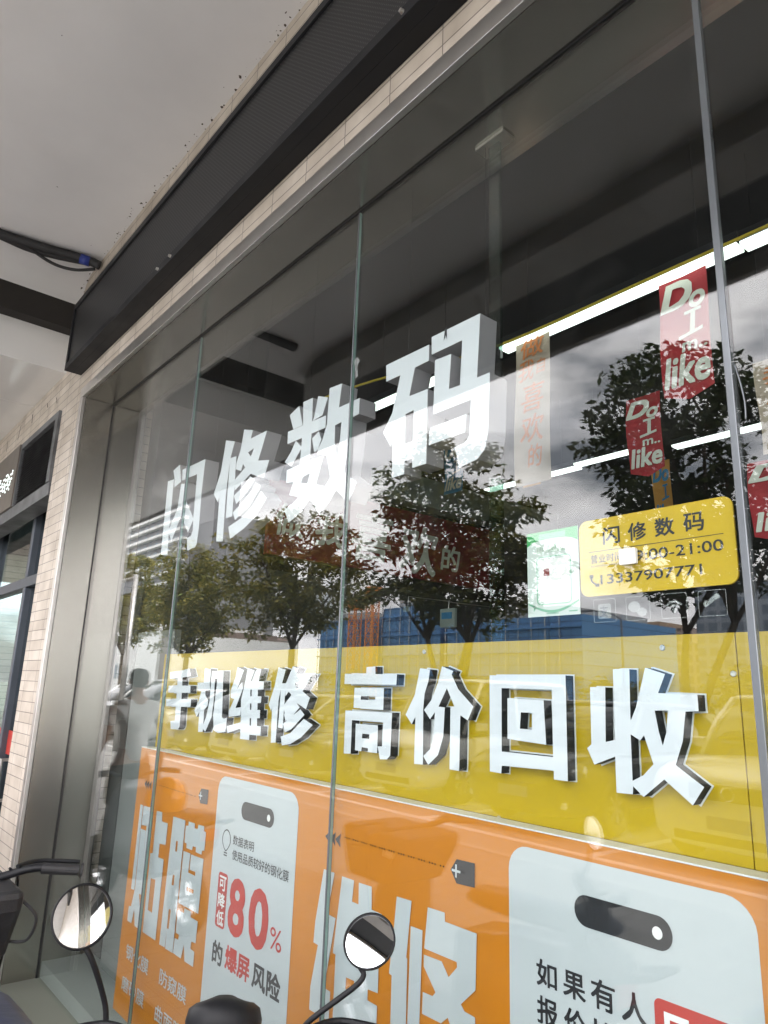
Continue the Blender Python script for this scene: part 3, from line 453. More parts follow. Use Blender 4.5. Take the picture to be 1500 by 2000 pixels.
# ------------------------------------------------------------------ building shell
X0, X1, ZT, YW = -4.766, 2.13, 3.45, -.205        # window opening, its head, wall face
t = thing('tiled_facade', (0, 0, 0), 'cream tiled shop wall framing the big window, stained near the neighbouring vent', 'wall')
MB().box(-5.25, X0-.06, YW, .50, -.32, 4.7).box(X1+.06, 26.0, YW, .24, -.32, 4.7).box(-5.25+.42, X1+.06, YW, .24, ZT+.075, 4.7).box(-10.5, -5.25, YW, .24, 3.49, 4.7).box(-9.2, -8.2, -1.0, YW-.002, 0, 3.79).build('wall', M['tile'], t)
for (px, py, wd, ht, sl) in ((93, 792, .012, .035, .1), (111, 782, .012, .05, .2), (63, 818, .012, .07, .1), (38, 845, .010, .11, -.2), (14, 872, .009, .09, .1)):
    p = at(px, py, YW-.002); n = 6
    MB().add([(p.x+(-wd if k % 2 else wd)*(.5+.5*rnd.random())+sl*.1*(k//2-1), YW-.002, p.z+ht*(1-k//2)*.6) for k in (0, 1, 3, 5, 4, 2)], [(0, 1, 2, 3, 4, 5)]).build('dirt_streak', M['void'], t)

c = thing('canopy', (-2, -1.6, 4.5), 'white painted canopy ceiling over the shop front with dirty edges', 'canopy')
MB().box(-4.98, 26, -1.78, YW+.1, 4.502, 4.62).build('soffit', M['soffit'], c)
# the ceiling sheet rolls down to the dark gap at its end
vs = []
for i in range(9):
    a = R(90*i/8); vs += [(-4.98-.2*math.sin(a), YW+.1, 4.302+.2*math.cos(a)), (-4.98-.2*math.sin(a), -1.78, 4.302+.2*math.cos(a))]
MB().add(vs, [(2*i, 2*i+1, 2*i+3, 2*i+2) for i in range(8)]).build('rolled_edge', M['soffit'], c, smooth=True)
MB().box(-5.6, -5.18, -1.78, YW, 4.10, 4.62).build('void', M['void'], c)
MB().box(-5.34, -5.30, -2.05, YW, 3.856, 4.12).build('fascia_panel', M['soffit_gloss'], c)
pm = MB()
for i in range(8):
    pm.box(-5.30-.9*(i+1)+.006, -5.30-.9*i, -2.05, YW, 3.80, 3.856)
pm.build('dropped_soffit', M['soffit_gloss'], c)
MB().box(-20, 26, -2.12, -1.782, 4.34, 4.62).build('edge_beam', M['greybeam'], c)
MB().box(-20, 26, -2.90, -2.122, 4.42, 4.62).build('fascia_trough', M['darkfascia'], c)
MB().box(-20, 26, -2.96, -2.902, 4.30, 4.95).build('fascia', M['greybeam'], c)
MB().box(-20, 26, -2.90, 12, 4.952, 5.1).box(-30, 26, 1.2, 12, 5.1, 17).build('upper_storeys', M['tile'], c)
for (xs, yc) in ((-14.5, -2.5), (5.2, -2.5)):
    p = thing('canopy_column', (xs, yc, 0), 'square tiled canopy column %s' % ('beyond the left end of the parked scooters' if xs < 0 else 'at the right end of the shop front'), 'column')
    MB().box(xs-.3, xs+.3, yc-.3, yc+.3, 0, 4.42).build('shaft', M['tile'], p)
    MB().box(xs-.34, xs+.34, yc-.34, yc+.34, 0, .18).build('base', M['kerb'], p)

b = thing('black_mesh_box', (-2, YW, 3.645), 'long black perforated metal box fixed to the wall above the window', 'sign box')
bx0, bx1, by0, bz0, bz1 = -4.89, 5.2, -.318, 3.645, 4.14
MB().box(bx0, bx1, by0, by0+.05, bz0, bz0+.045).box(bx0, bx1, by0, by0+.05, bz1-.04, bz1).box(bx0, bx0+.03, by0, by0+.05, bz0+.045, bz1-.04).box(bx1-.03, bx1, by0, by0+.05, bz0+.045, bz1-.04).box(bx0, bx0+.004, by0+.05, YW, bz0, bz1).box(bx0+.004, bx1, by0+.05, YW, bz0, bz0+.01).box(bx0+.004, bx1, by0+.05, YW, bz1-.01, bz1).build('frame', M['black'], b, bevel=.004)
mm = mat('perforated_sheet', (.012, .012, .0135), .5, 0, .2, 3)
nt = mm.node_tree; bs = nt.nodes['Principled BSDF']; src = bs.inputs['Base Color'].links[0].from_socket
tcn = nt.nodes.new('ShaderNodeTexCoord'); vo = nt.nodes.new('ShaderNodeTexVoronoi'); vo.inputs['Scale'].default_value = 72; vo.inputs['Randomness'].default_value = 0.0
rot = nt.nodes.new('ShaderNodeMapping'); rot.inputs['Rotation'].default_value = (0, R(45), 0)
nt.links.new(tcn.outputs['Object'], rot.inputs[0]); nt.links.new(rot.outputs[0], vo.inputs['Vector'])
rp = nt.nodes.new('ShaderNodeValToRGB'); rp.color_ramp.elements[0].position = .22; rp.color_ramp.elements[0].color = (.085, .083, .083, 1); rp.color_ramp.elements[1].position = .42; rp.color_ramp.elements[1].color = (.007, .007, .008, 1)
nt.links.new(vo.outputs['Distance'], rp.inputs[0]); nt.links.new(rp.outputs[0], bs.inputs['Base Color'])
MB().box(bx0+.03, bx1-.03, by0+.012, by0+.016, bz0+.045, bz1-.04).build('mesh_panel', mm, b)
for (px, py) in ((785, 52), (331, 517), (301, 588)):
    p = at(px, py, by0); MB().lathe([(0, -.012), (.007, -.011), (.009, 0)], (p.x, by0, bz0+.022), (0, 1, 0), 10).build('screw', M['steel_edge'], b)

cb = thing('cable_bundle', (-4.8, -.6, 4.47), 'thick black taped cable bundle running along the ceiling to the mesh box', 'cables')
MB().tube(smooth_line([(-4.90, -1.5, 4.47), (-4.91, -.95, 4.472), (-4.86, -.6, 4.465), (-4.80, -.32, 4.462), (-4.77, -.22, 4.44)], 5), .032, 8).tube(smooth_line([(-4.93, -1.5, 4.46), (-4.90, -.9, 4.455), (-4.91, -.62, 4.45), (-4.80, -.28, 4.45)], 5), .024, 8).build('wrapped_cables', M['rubber'], cb, smooth=True)
MB().tube(smooth_line([(-4.89, -.68, 4.45), (-4.90, -.5, 4.40), (-4.86, -.36, 4.39), (-4.80, -.24, 4.42)], 6), .011, 8).build('loose_cable', M['rubber'], cb, smooth=True)
MB().tube([(-4.81, -.345, 4.462), (-4.79, -.285, 4.452)], .036, 10).build('blue_tape', M['blue_tape'], cb, smooth=True)

# ------------------------------------------------------------------ shop window
s = thing('shop_window', (-1.3, 0, 0), 'large shop window of tall glass panes in a brushed steel frame', 'window')
MB().box(X0-.058, X1+.058, YW-.004, YW+.02, ZT+.001, ZT+.072).box(X0-.058, X0, YW-.004, YW+.02, -.32, ZT).box(X1, X1+.058, YW-.004, YW+.02, -.32, ZT).build('frame_flange', M['steel_edge'], s, bevel=.002)
MB().box(X0-.05, X1+.05, YW+.022, .235, ZT, ZT+.05).build('lintel_lining', M['steel'], s)
MB().box(X0-.05, X0, YW+.022, .235, -.31, ZT-.002).build('jamb_lining', M['steel'], s)
MB().box(X1, X1+.05, YW+.022, .235, -.31, ZT-.002).build('jamb_lining', M['steel'], s)
ED = [X0, -3.41, -1.993, -.623, .75, X1]
for i in range(5):
    a, e = ED[i]+.004, ED[i+1]-.004
    MB().add([(a, 0, -.30), (e, 0, -.30), (e, 0, ZT-.003), (a, 0, ZT-.003), (a, .010, -.30), (e, .010, -.30), (e, .010, ZT-.003), (a, .010, ZT-.003)],
             [(0, 1, 2, 3), (5, 4, 7, 6)], 0).add([(a, 0, -.30), (e, 0, -.30), (e, 0, ZT-.003), (a, 0, ZT-.003), (a, .010, -.30), (e, .010, -.30), (e, .010, ZT-.003), (a, .010, ZT-.003)],
             [(0, 4, 5, 1), (1, 5, 6, 2), (2, 6, 7, 3), (3, 7, 4, 0)], 1).build('glass_pane', [M['glass'], M['glassedge']], s, recalc=False)
for i in range(1, 5):
    wd = .0095 if i == 3 else .0040
    MB().box(ED[i]-wd, ED[i]+wd*.75, -.0025, .014, -.30, ZT-.001).build('seal', M['seal'], s, bevel=.002)
MB().box(X0+.002, X1-.002, -.003, .012, ZT-.010, ZT-.0005).build('seal', M['black'], s)
MB().box(X0+.001, X0+.007, -.003, .012, -.30, ZT-.012).build('seal', M['black'], s)
pf = MB().box(-1.416, -1.368, .119, .131, .06, ZT-.012).build('glass_fin', M['fin'], s)
MB().box(-1.455, -1.33, .095, .155, ZT-.011, ZT-.0005).build('bracket', M['steel_edge'], pf)

# four lit letters hanging behind the glass
for ch, nm, lb in (('闪', 'first', 'lit white block letter 闪, smallest in the photo, near the left steel jamb'), ('修', 'x', 'lit white block letter 修 hanging high behind the glass with three slanted strokes'),
                   ('数', 'x', 'lit white block letter 数 crossed by the glass seam behind the window'), ('码', 'x', 'lit white block letter 码 in front of the green glass fin, rightmost of the large four')):
    a = np.array([q for l in GLYPH[ch] for q in l]); cx = float(a[:, 0].mean()); cz = float(a[:, 1].min())
    t = thing('channel_letter', (cx, .08, cz), lb, 'letter', 'large lit letters behind the glass')
    letter('face', GLYPH[ch], .040, .118, M['lit'], M['return'], t)
    top = float(a[:, 1].max()); xs = [p[0] for l in GLYPH[ch] for p in l if p[1] > top-.06]
    for x in (min(xs)+.04, max(xs)-.04) if max(xs)-min(xs) > .2 else ((min(xs)+max(xs))/2,): MB().tube([(x, .11, top-.05), (x, .11, ZT-.002)], .0008, 6).build('hanging_wire', M['black'], t)

    if ch == '码':
        q = at(870, 653, .0385); MB().add([(q.x-.008, .0385, q.z-.022), (q.x+.002, .0385, q.z-.004), (q.x+.008, .0385, q.z-.024), (q.x+.006, .0385, q.z+.024), (q.x-.003, .0385, q.z+.020)], [(0, 1, 4), (1, 2, 3, 4)]).build('scuff_mark', M['ink'], t)
q = at(697, 712, -.004)
tag(MB().add([(q.x-.022, -.0045, q.z+.020), (q.x+.004, -.006, q.z+.028), (q.x+.020, -.0045, q.z+.010), (q.x+.010, -.009, q.z-.012), (q.x+.014, -.006, q.z-.05), (q.x-.004, -.0045, q.z-.055), (q.x-.006, -.008, q.z-.010)], [(0, 1, 6), (1, 2, 3, 6), (3, 4, 5, 6)]).build('tape_scrap', M['sticker'], None), 'torn scrap of clear tape on the glass seam above the 数 letter', 'tape')
sw = [o for o in col.objects if o.name == 'shop_window'][0]
MB().tube(smooth_line([(-.610, -.001, 2.30), (-.602, -.002, 2.26), (-.596, -.002, 2.21), (-.597, -.002, 2.17)], 5), .0018, 6).build('silicone_smear', M['seal'], sw, smooth=True)

# yellow board with raised letters
t = thing('yellow_letter_board', (-2, .1, 1.285), 'long yellow board behind the glass with raised white letters', 'sign board')
MB().box(-3.665, -.702, .095, .112, 1.283, 1.745).box(-.700, X1-.05, .095, .112, 1.283, 1.745).build('panel', M['yellow'], t, bevel=.0015)
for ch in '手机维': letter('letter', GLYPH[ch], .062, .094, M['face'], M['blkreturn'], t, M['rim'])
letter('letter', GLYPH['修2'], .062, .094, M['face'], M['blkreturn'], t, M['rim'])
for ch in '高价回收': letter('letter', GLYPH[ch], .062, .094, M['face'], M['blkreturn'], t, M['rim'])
for (px, py) in ((829, 1273), (1294, 1265), (1433, 1316), (640, 1534), (975, 1598)):
    p = at(px, py, .095); sc_ = MB().lathe([(.0065, 0), (.0065, -.002), (.0055, -.003), (.003, -.003), (.0027, -.0015), (0, -.0015)], (p.x, .0945, p.z), (0, 1, 0), 16).build('screw', M['steel_edge'], t)

# orange poster panel
t = thing('orange_poster_panel', (-2, .05, .3), 'orange repair advert panel under the yellow board with white phone outlines', 'poster')
MB().box(-3.69, X1-.05, .036, .090, .12, 1.279).build('panel', M['orange'], t, bevel=.001)
MB().box(-3.69, X1-.05, .0352, .091, 1.280, 1.2835).build('top_strip', M['white'], t)
Y = .0345
def part(name, m, fn, parent=t):
    b = MB(); fn(b); return b.build(name, M[m], parent, recalc=False)
cards = [part('phone_card', 'card', lambda b, a=a: poly_y(b, rrect(*a), Y)) for a in ((-2.832, -2.228, .17, 1.238, .06), (-1.277, -.678, .17, 1.241, .058))]
Y2 = .0335
def glyphs(*ks):
    def f(b):
        for k in ks:
            vs, fs = loops_mesh(GLYPH[k]); b.add([(q[0], Y2, q[1]) for q in vs], fs)
    return f
part('headline', 'card', glyphs('贴', '膜')); part('headline', 'card', glyphs('维2', '修3'))
for body, x0, z0 in (('钢化膜', -3.60, .354), ('防窥膜', -3.215, .36), ('磨砂膜', -3.612, .222), ('曲面膜', -3.225, .222)):
    part('service_word', 'card', lambda b: fit(b, body, x0, x0+.262, z0, z0+.062, Y2, .012))
for cd_, a, hx_, hz_ in ((cards[0], (-2.626, -2.384, 1.099, 1.164, .0322), -2.42, 1.131), (cards[1], (-1.084, -.848, 1.105, 1.170, .0322), -.881, 1.137)):
    q = part('camera_cutout', 'ink', lambda b: poly_y(b, rrect(*a), Y2), cd_); part('lens_dot', 'white', lambda b: poly_y(b, disc(hx_, hz_, .0115, .012), .0325), q)
def arrows(b, x, z):
    for k in range(3):
        a = x+.028*k; poly_y(b, [(a, z), (a+.030, z+.021), (a+.024, z), (a+.030, z-.021)], Y2)
def dots(b, xa, xb, z):
    for k in range(42):
        if k % 4 != 3: poly_y(b, disc(xa+(xb-xa)*k/42, z, .0026, n=8), Y2)
for (x, z), d_, (gx, gz) in (((-3.597, 1.117), (-3.462, -3.022, 1.129), (-3.004, 1.138)), ((-2.061, 1.129), (-1.953, -1.496, 1.1425), (-1.479, 1.141))):
    part('chevrons', 'ink', lambda b: arrows(b, x, z)); part('dotted_line', 'ink', lambda b: dots(b, *d_))
    g_ = part('price_tag', 'ink', lambda b: poly_y(b, [(gx, gz), (gx+.022, gz+.029), (gx+.088, gz+.031), (gx+.088, gz-.027), (gx+.022, gz-.030)], Y2))
    cx, cz = gx+.021, gz
    part('plus_mark', 'card', lambda b: poly_y(b, [(cx-.016, cz-.003), (cx-.003, cz-.003), (cx-.003, cz-.016), (cx+.003, cz-.016), (cx+.003, cz-.003), (cx+.016, cz-.003), (cx+.016, cz+.003), (cx+.003, cz+.003), (cx+.003, cz+.016), (cx-.003, cz+.016), (cx-.003, cz+.003), (cx-.016, cz+.003)], .0325), g_)
b0 = [(-2.7265+.035*math.sin(a)*(1 if math.cos(a) > -.2 else .62+.38*(1+math.cos(a))/.8), 1.005+.040*math.cos(a)) for a in [2*math.pi*i/28 for i in range(28)]]
def bulb(b):
    ring_y(b, b0, [(-2.7265+(q[0]+2.7265)*.87, 1.005+(q[1]-1.005)*.88) for q in b0], Y2)
    for z in (.957, .948): poly_y(b, [(-2.74, z), (-2.713, z), (-2.713, z+.005), (-2.74, z+.005)], Y2)
part('bulb_icon', 'ink', bulb, cards[0])
part('text_line', 'ink', lambda b: fit(b, '数据表明', -2.673, -2.512, .999, 1.034, Y2, .010), cards[0]); part('text_line', 'ink', lambda b: fit(b, '使用品质较好的钢化膜', -2.671, -2.264, .946, .983, Y2, .010), cards[0])
part('text_word', 'ink', lambda b: fit(b, '的', -2.767, -2.686, .568, .647, Y2, .030), cards[0]); part('text_word', 'redink', lambda b: fit(b, '爆屏', -2.664, -2.481, .573, .655, Y2, .030), cards[0]); part('text_word', 'ink', lambda b: fit(b, '风险', -2.462, -2.275, .573, .655, Y2, .030), cards[0])
def line1(b):
    for ch, x, xe, z, ze in (('如', -1.195, -1.137, .952, 1.008), ('果', -1.120, -1.061, .952, 1.006), ('有', -1.047, -.987, .953, 1.011), ('人', -.972, -.912, .953, 1.011)): fit(b, ch, x, xe, z, ze, Y2, .024)
def line2(b):
    for i, ch in enumerate('报价比'): fit(b, ch, -1.195+.0755*i, -1.137+.0755*i, .876, .933, Y2, .024)
part('text_line', 'ink', line1, cards[1]); part('text_line', 'ink', line2, cards[1])
part('percentage', 'redink', lambda b: (fit(b, '8', -2.669, -2.545, .692, .89, Y2, .028), fit(b, '0', -2.514, -2.377, .693, .89, Y2, .028), fit(b, '%', -2.360, -2.284, .721, .79, Y2, .004)), cards[0])
part('red_box', 'redink', lambda b: poly_y(b, rrect(-2.766, -2.690, .694, .886, .014), .0338), cards[0]); part('red_box', 'redink', lambda b: poly_y(b, rrect(-.897, -.70, .90, 1.018, .014), .0338), cards[1])
def rev(b):
    for i, ch in enumerate('可降低'): fit(b, ch, -2.755, -2.699, .823-.061*i, .875-.061*i, .0328, .024)
part('reversed_text', 'white', rev, cards[0]); part('reversed_text', 'white', lambda b: (poly_y(b, [(-.876, .912), (-.864, .912), (-.864, .986), (-.824, .986), (-.824, .998), (-.876, .998)], .0328), poly_y(b, [(-.850, .912), (-.838, .912), (-.838, .974), (-.850, .974)], .0328)), cards[1])

# opening hours plate, stickers and the green poster, all stuck to the inside of the glass
t = thing('opening_hours_plate', (-.84, .018, 1.835), 'yellow rounded plate with opening hours and phone number behind the glass', 'sign')
slab(MB(), rrect(-1.024, -.646, 1.835, 2.021, .022), .0135, .0185).build('plate', M['hours'], t)
km = MB(); Y = .0125
for i, ch in enumerate('闪修数码'): fit(km, ch, -.957+.0675*i, -.911+.0675*i, 1.955, 1.997, Y, .022)
poly_y(km, [(-.998, 1.941), (-.669, 1.941), (-.669, 1.9425), (-.998, 1.9425)], Y)
fit(km, '营业时间', -.993, -.908, 1.913, 1.934, Y, .012); fit(km, 'BUSINESS HOURS', -.993, -.906, 1.904, 1.9085, Y)
fit(km, '9:00-21:00', -.875, -.671, 1.906, 1.931, Y, .012); fit(km, '13337907771', -.968, -.720, 1.861, 1.884, Y, .012)
km.tube(smooth_line([(-.993, Y, 1.883), (-.991, Y, 1.870), (-.976, Y, 1.860)], 5), .0022, 6).box(-.997, -.988, Y-.001, Y+.001, 1.878, 1.886).box(-.982, -.972, Y-.001, Y+.001, 1.857, 1.864)
km.build('lettering', M['ink'], t)
t = tag(slab(MB(), rrect(-.9015, -.8595, 1.897, 1.9335, .003), -.0115, -.0008).build('square_tile', M['white'], None, bevel=.001), 'small blank white square stuck on the glass over the opening hours', 'sticker')
t = thing('green_poster', (-1.107, .015, 1.795), 'white and green paper poster beside the yellow hours plate', 'poster')
MB().box(-1.187, -1.028, .0135, .0145, 1.795, 2.0145).build('paper', M['mint'], t)
gm = MB(); Y = .0128
poly_y(gm, [(-1.187, 2.0145), (-1.187, 1.978), (-1.17, 1.987), (-1.148, 1.992), (-1.107, 1.994), (-1.066, 1.992), (-1.045, 1.987), (-1.028, 1.978), (-1.028, 2.0145)], Y)
fit(gm, '加老板微信', -1.158, -1.052, 1.958, 1.980, Y, .045)
gm.build('green_header', M['green'], t)
pg = MB()
poly_y(pg, [(-1.148, 1.994), (-1.064, 1.994), (-1.064, 2.008), (-1.148, 2.008)], .0122)
arc = [(-1.185+.155*i/20, 1.832-.022*math.sin(math.pi*i/20)) for i in range(21)]
poly_y(pg, arc+[(p[0], p[1]-.005-.002*math.sin(math.pi*i/20)) for i, p in reversed(list(enumerate(arc)))], Y)
poly_y(pg, [(-1.168, 1.823), (-1.158, 1.820), (-1.168, 1.808)], Y)
ring_y(pg, rrect(-1.157, -1.050, 1.824, 1.948, .012), rrect(-1.1545, -1.0525, 1.8265, 1.9455, .010), Y)
poly_y(pg, [(-1.128, 1.8005), (-1.09, 1.8005), (-1.09, 1.8025), (-1.128, 1.8025)], Y); poly_y(pg, [(-1.06, 1.803), (-1.035, 1.803), (-1.035, 1.806), (-1.06, 1.806)], Y)
pg.build('green_outline', M['palegreen'], t)
wm = MB(); fit(wm, '加老板微信', -1.1575, -1.0525, 1.9585, 1.9795, .0121, .012); poly_y(wm, rrect(-1.148, -1.057, 1.832, 1.940, .004), Y); wm.build('white_lettering', M['white'], t)
rm = MB(); poly_y(rm, rrect(-1.134, -1.116, 1.897, 1.916, .002), .0122); rm.build('portrait_square', M['maroon'], t)

def film(x0, label, art):
    t = thing('film_sticker', (x0+.03, .013, 1.772), label, 'sticker', 'faint white film stickers under the hours plate')
    m = MB(); Y = .0125; x1 = x0+.060
    ring_y(m, rrect(x0, x1, 1.772, 1.8265, .004), rrect(x0+.0015, x1-.0015, 1.7735, 1.825, .003), Y); art(m, x0, Y); m.build('film', M['sticker'], t)
def art_pay(m, x, y):
    poly_y(m, rrect(x+.012, x+.047, 1.780, 1.815, .006), y); 
def art_chat(m, x, y):
    poly_y(m, disc(x+.021, 1.803, .015, .0125), y); poly_y(m, disc(x+.040, 1.790, .012, .010), y-.0005)
def art_wifi(m, x, y):
    for r in (.009, .017, .025):
        o = [(x+.03+r*math.cos(R(40+100*i/12)), 1.785+r*math.sin(R(40+100*i/12))) for i in range(13)]; q = [(x+.03+(r-.0045)*math.cos(R(40+100*i/12)), 1.785+(r-.0045)*math.sin(R(40+100*i/12))) for i in range(13)]
        poly_y(m, o+q[::-1], y)
    poly_y(m, disc(x+.03, 1.786, .0032), y)
def art_tel(m, x, y):
    poly_y(m, [(x+.010, 1.797), (x+.016, 1.790), (x+.046, 1.812), (x+.040, 1.819)], y); poly_y(m, disc(x+.017, 1.799, .006), y-.0005); poly_y(m, disc(x+.041, 1.812, .006), y-.0006)
film(-.990, 'faint white film sticker with the payment character, leftmost under the plate', art_pay)
film(-.904, 'faint white film sticker with two round speech bubbles', art_chat)
film(-.818, 'faint white film sticker with a wifi arc symbol', art_wifi)
film(-.734, 'faint white film sticker with a slanted telephone handset', art_tel)
cmk = MB(); fit(cmk, '支', -.973, -.950, 1.784, 1.811, .0118, .02); cmk.build('character', M['greyframe'], [o for o in col.objects if o.name == 'film_sticker'][0])
M['packgrey'] = mat('partition_grey', (.17, .185, .18), .6, 0, .08, 3)
# ------------------------------------------------------------------ shop interior
t = thing('shop_room', (-1.3, 2.2, 0), 'dim shop interior behind the window with black ceiling and grey walls', 'room')
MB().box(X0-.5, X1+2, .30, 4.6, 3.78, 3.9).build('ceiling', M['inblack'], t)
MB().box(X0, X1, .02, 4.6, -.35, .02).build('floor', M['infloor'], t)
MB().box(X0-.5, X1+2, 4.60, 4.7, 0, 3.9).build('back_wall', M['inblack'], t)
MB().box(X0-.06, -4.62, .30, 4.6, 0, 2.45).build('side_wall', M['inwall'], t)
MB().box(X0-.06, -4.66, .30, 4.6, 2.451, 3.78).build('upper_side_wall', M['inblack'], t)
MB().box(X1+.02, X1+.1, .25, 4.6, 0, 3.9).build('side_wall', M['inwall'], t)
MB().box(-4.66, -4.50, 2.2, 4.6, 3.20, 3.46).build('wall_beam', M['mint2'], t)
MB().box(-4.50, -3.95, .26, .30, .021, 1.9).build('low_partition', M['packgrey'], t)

t = thing('maroon_slogan_board', (-4.6, 2.6, 2.56), 'dark maroon slogan board with pale brush letters on the side wall', 'sign')
MB().box(-4.658, -4.61, 1.2, 3.74, 2.565, 3.155).build('board', M['maroon'], t)
cm = MB(); fx = lambda u, v: (-4.606, u, v)
for i, (ch, y0, z0, h) in enumerate((('做', 1.25, 2.72, .26), ('我', 1.62, 2.70, .30), ('喜', 1.98, 2.64, .42), ('欢', 2.50, 2.60, .44), ('的', 3.0, 2.68, .24))):
    fit(cm, ch, y0, y0+.38*(h/.36), z0, z0+h, 0, .022, .12, fx)
cm.build('lettering', M['cream'], t)

def led(x0, x1, y, z, wd, lb):
    t = thing('light_tube', ((x0+x1)/2, y, z), lb, 'light', 'linear ceiling lights in the shop')
    MB().box(x0, x1, y-wd/2, y+wd/2, z, z+.012).build('diffuser', M['tube'], t)
    MB().box(x0-.01, x1+.01, y-wd/2-.006, y+wd/2+.006, z+.0125, z+.05).build('housing', M['black'], t)
    for x in (x0+.15, x1-.15): MB().tube([(x, y, z+.05), (x, y, 3.779)], .0012, 6).build('suspension_wire', M['black'], t)
led(-3.15, -2.33, .955, 3.20, .068, 'bright ceiling light tube behind the letters 数 and 码')
led(-2.075, -.955, .955, 3.20, .068, 'bright ceiling light tube between the beige banner and the red banner')
led(-.945, .9, .965, 3.20, .068, 'bright ceiling light tube running off past the silver glass seam at upper right')
led(-3.78, -2.90, 2.72, 3.20, .075, 'light tube further inside, left one, just right of the 码 letter and low')
led(-2.89, -2.40, 2.68, 3.205, .075, 'light tube further inside ending behind the smaller red banner')
led(-2.21, -.9, 2.79, 3.20, .075, 'light tube further inside crossing behind the silver seam, rightmost of the far row')

rp_ = MB().tube(smooth_line([(-3.2, .70, 3.235), (-2.9, .75, 3.238), (-2.4, .83, 3.215), (-1.99, .890, 3.197), (-1.2, .893, 3.198), (-.5, .893, 3.198), (.6, .893, 3.198)], 5), .0065, 8).build('yellow_rope', M['rope'], None, smooth=True)
tag(rp_, 'yellow cord strung under the shop ceiling, carrying the paper banners', 'rope')

def banner(x0, x1, z0, z1, y, mats, lines, lb, notch=0.0, grp='paper banners hung in the shop'):
    t = thing('hanging_banner', ((x0+x1)/2, y, z1), lb, 'banner', grp)
    vs = []; k = 10
    for i in range(k+1):
        v = i/k; z = z1+(z0-z1)*v; bend = .012*math.sin(v*5+x0*9)
        vs += [(x0, y+bend, z-(.0 if i < k else notch*.0)), ((x0+x1)/2, y+bend+.004, z-(notch if i == k else 0)), (x1, y+bend*.6, z)]
    MB().add(vs, [(3*i+j, 3*i+j+1, 3*i+3+j+1, 3*i+3+j) for i in range(k) for j in range(2)]).build('sheet', M[mats[0]], t, smooth=True)
    lm = MB(); W = x1-x0; H = z1-z0
    for body, u0, u1, v0, v1, bd, sh in lines:
        if body == 'I':
            U = lambda k: x0+(u0+(u1-u0)*k)*W
            V = lambda k: z0+(v0+(v1-v0)*k)*H
            g = lambda u, v: (u, y+.012*math.sin((z1-v)/H*5+x0*9)*(1-.4*(u-x0)/W)-.004, v)
            for q in (((.25, .96), (.95, 1.0), (.95, .88), (.25, .84)), ((.52, .9), (.72, .9), (.66, .1), (.45, .1)), ((0, .0), (1.0, .16), (1.0, .28), (0, .13))):
                lm.add([g(U(a), V(b)) for a, b in q], [(0, 1, 2, 3)])
            continue
        fit(lm, body, x0+u0*W, x0+u1*W, z0+v0*H, z0+v1*H, 0, bd, sh, lambda u, v: (u, y+.012*math.sin((z1-v)/H*5+x0*9)*(1-.4*(u-x0)/W)-.004, v))
    lm.build('lettering', M[mats[1]], t)
    if y > 1.1: MB().tube([((x0+x1)/2, y, z1-.01), ((x0+x1)/2, y, 3.778)], .0008, 5).build('string', M['black'], t)
DO = [('D', .02, .70, .70, .94, .045, .25), ('o', .62, .95, .66, .80, .03, .2), ('I', .40, .88, .42, .66, .03, .15), ('m..', .45, .95, .31, .39, .02, .1), ('like', .04, .97, .05, .30, .03, .2)]
banner(-1.282, -1.088, 2.715, 3.212, .96, ('banner', 'cream'), DO, 'large red Do I like banner beside the silver glass seam', .03)
banner(-1.80, -1.62, 2.66, 3.04, 1.55, ('banner', 'cream'), DO, 'smaller red Do I like banner in the middle of the window, left of the large', .03)
p0 = at(1458, 905, 1.2); p1 = at(1530, 1040, 1.2)
banner(p0.x, p0.x+.21, p1.z, p0.z, 1.2, ('banner', 'cream'), DO, 'red Do I like banner at the right edge beyond the silver seam', .03)
banner(-2.00, -1.803, 2.50, 3.235, .945, ('beige', 'orink'), [('做', .15, .85, .83, .97, .015, .1), ('我', .1, .55, .68, .82, .015, .1), ('自', .62, .88, .70, .80, .01, .1), ('喜', .2, .85, .46, .65, .015, .1), ('欢', .2, .85, .26, .44, .015, .1), ('的', .4, .8, .1, .24, .01, .1)], 'beige banner with orange brush writing beside the green glass fin')
p0 = at(1472, 712, .95); p1 = at(1480, 890, .95)
banner(p0.x, p0.x+.2, p1.z, p0.z, .95, ('beige', 'orink'), [('我', .15, .8, .72, .92, .015, .1), ('喜', .15, .85, .45, .66, .015, .1), ('欢', .15, .85, .2, .40, .015, .1)], 'beige banner with orange brush writing at the right edge of the photo')
DO2 = [('Do', .05, .95, .66, .93, .045, .2), ('I', .45, .85, .36, .62, .03, .15), ('like', .05, .95, .06, .32, .03, .2)]
for (xa, ya, xb, yb, y, mts, lb) in ((1020, 860, 1056, 945, 2.6, ('orangeb', 'blueb'), 'small orange banner with blue writing under the beige banner'),
                                   (1273, 905, 1316, 1020, 2.8, ('orangeb', 'blueb'), 'small orange banner with blue writing right of the smaller red banner'),
                                   (868, 868, 903, 958, 2.8, ('blueb', 'cream'), 'small blue banner with pale writing below the 码 letter')):
    a = at(xa, ya, y); b = at(xb, yb, y); banner(a.x, b.x, b.z, a.z, y, mts, DO2, lb)
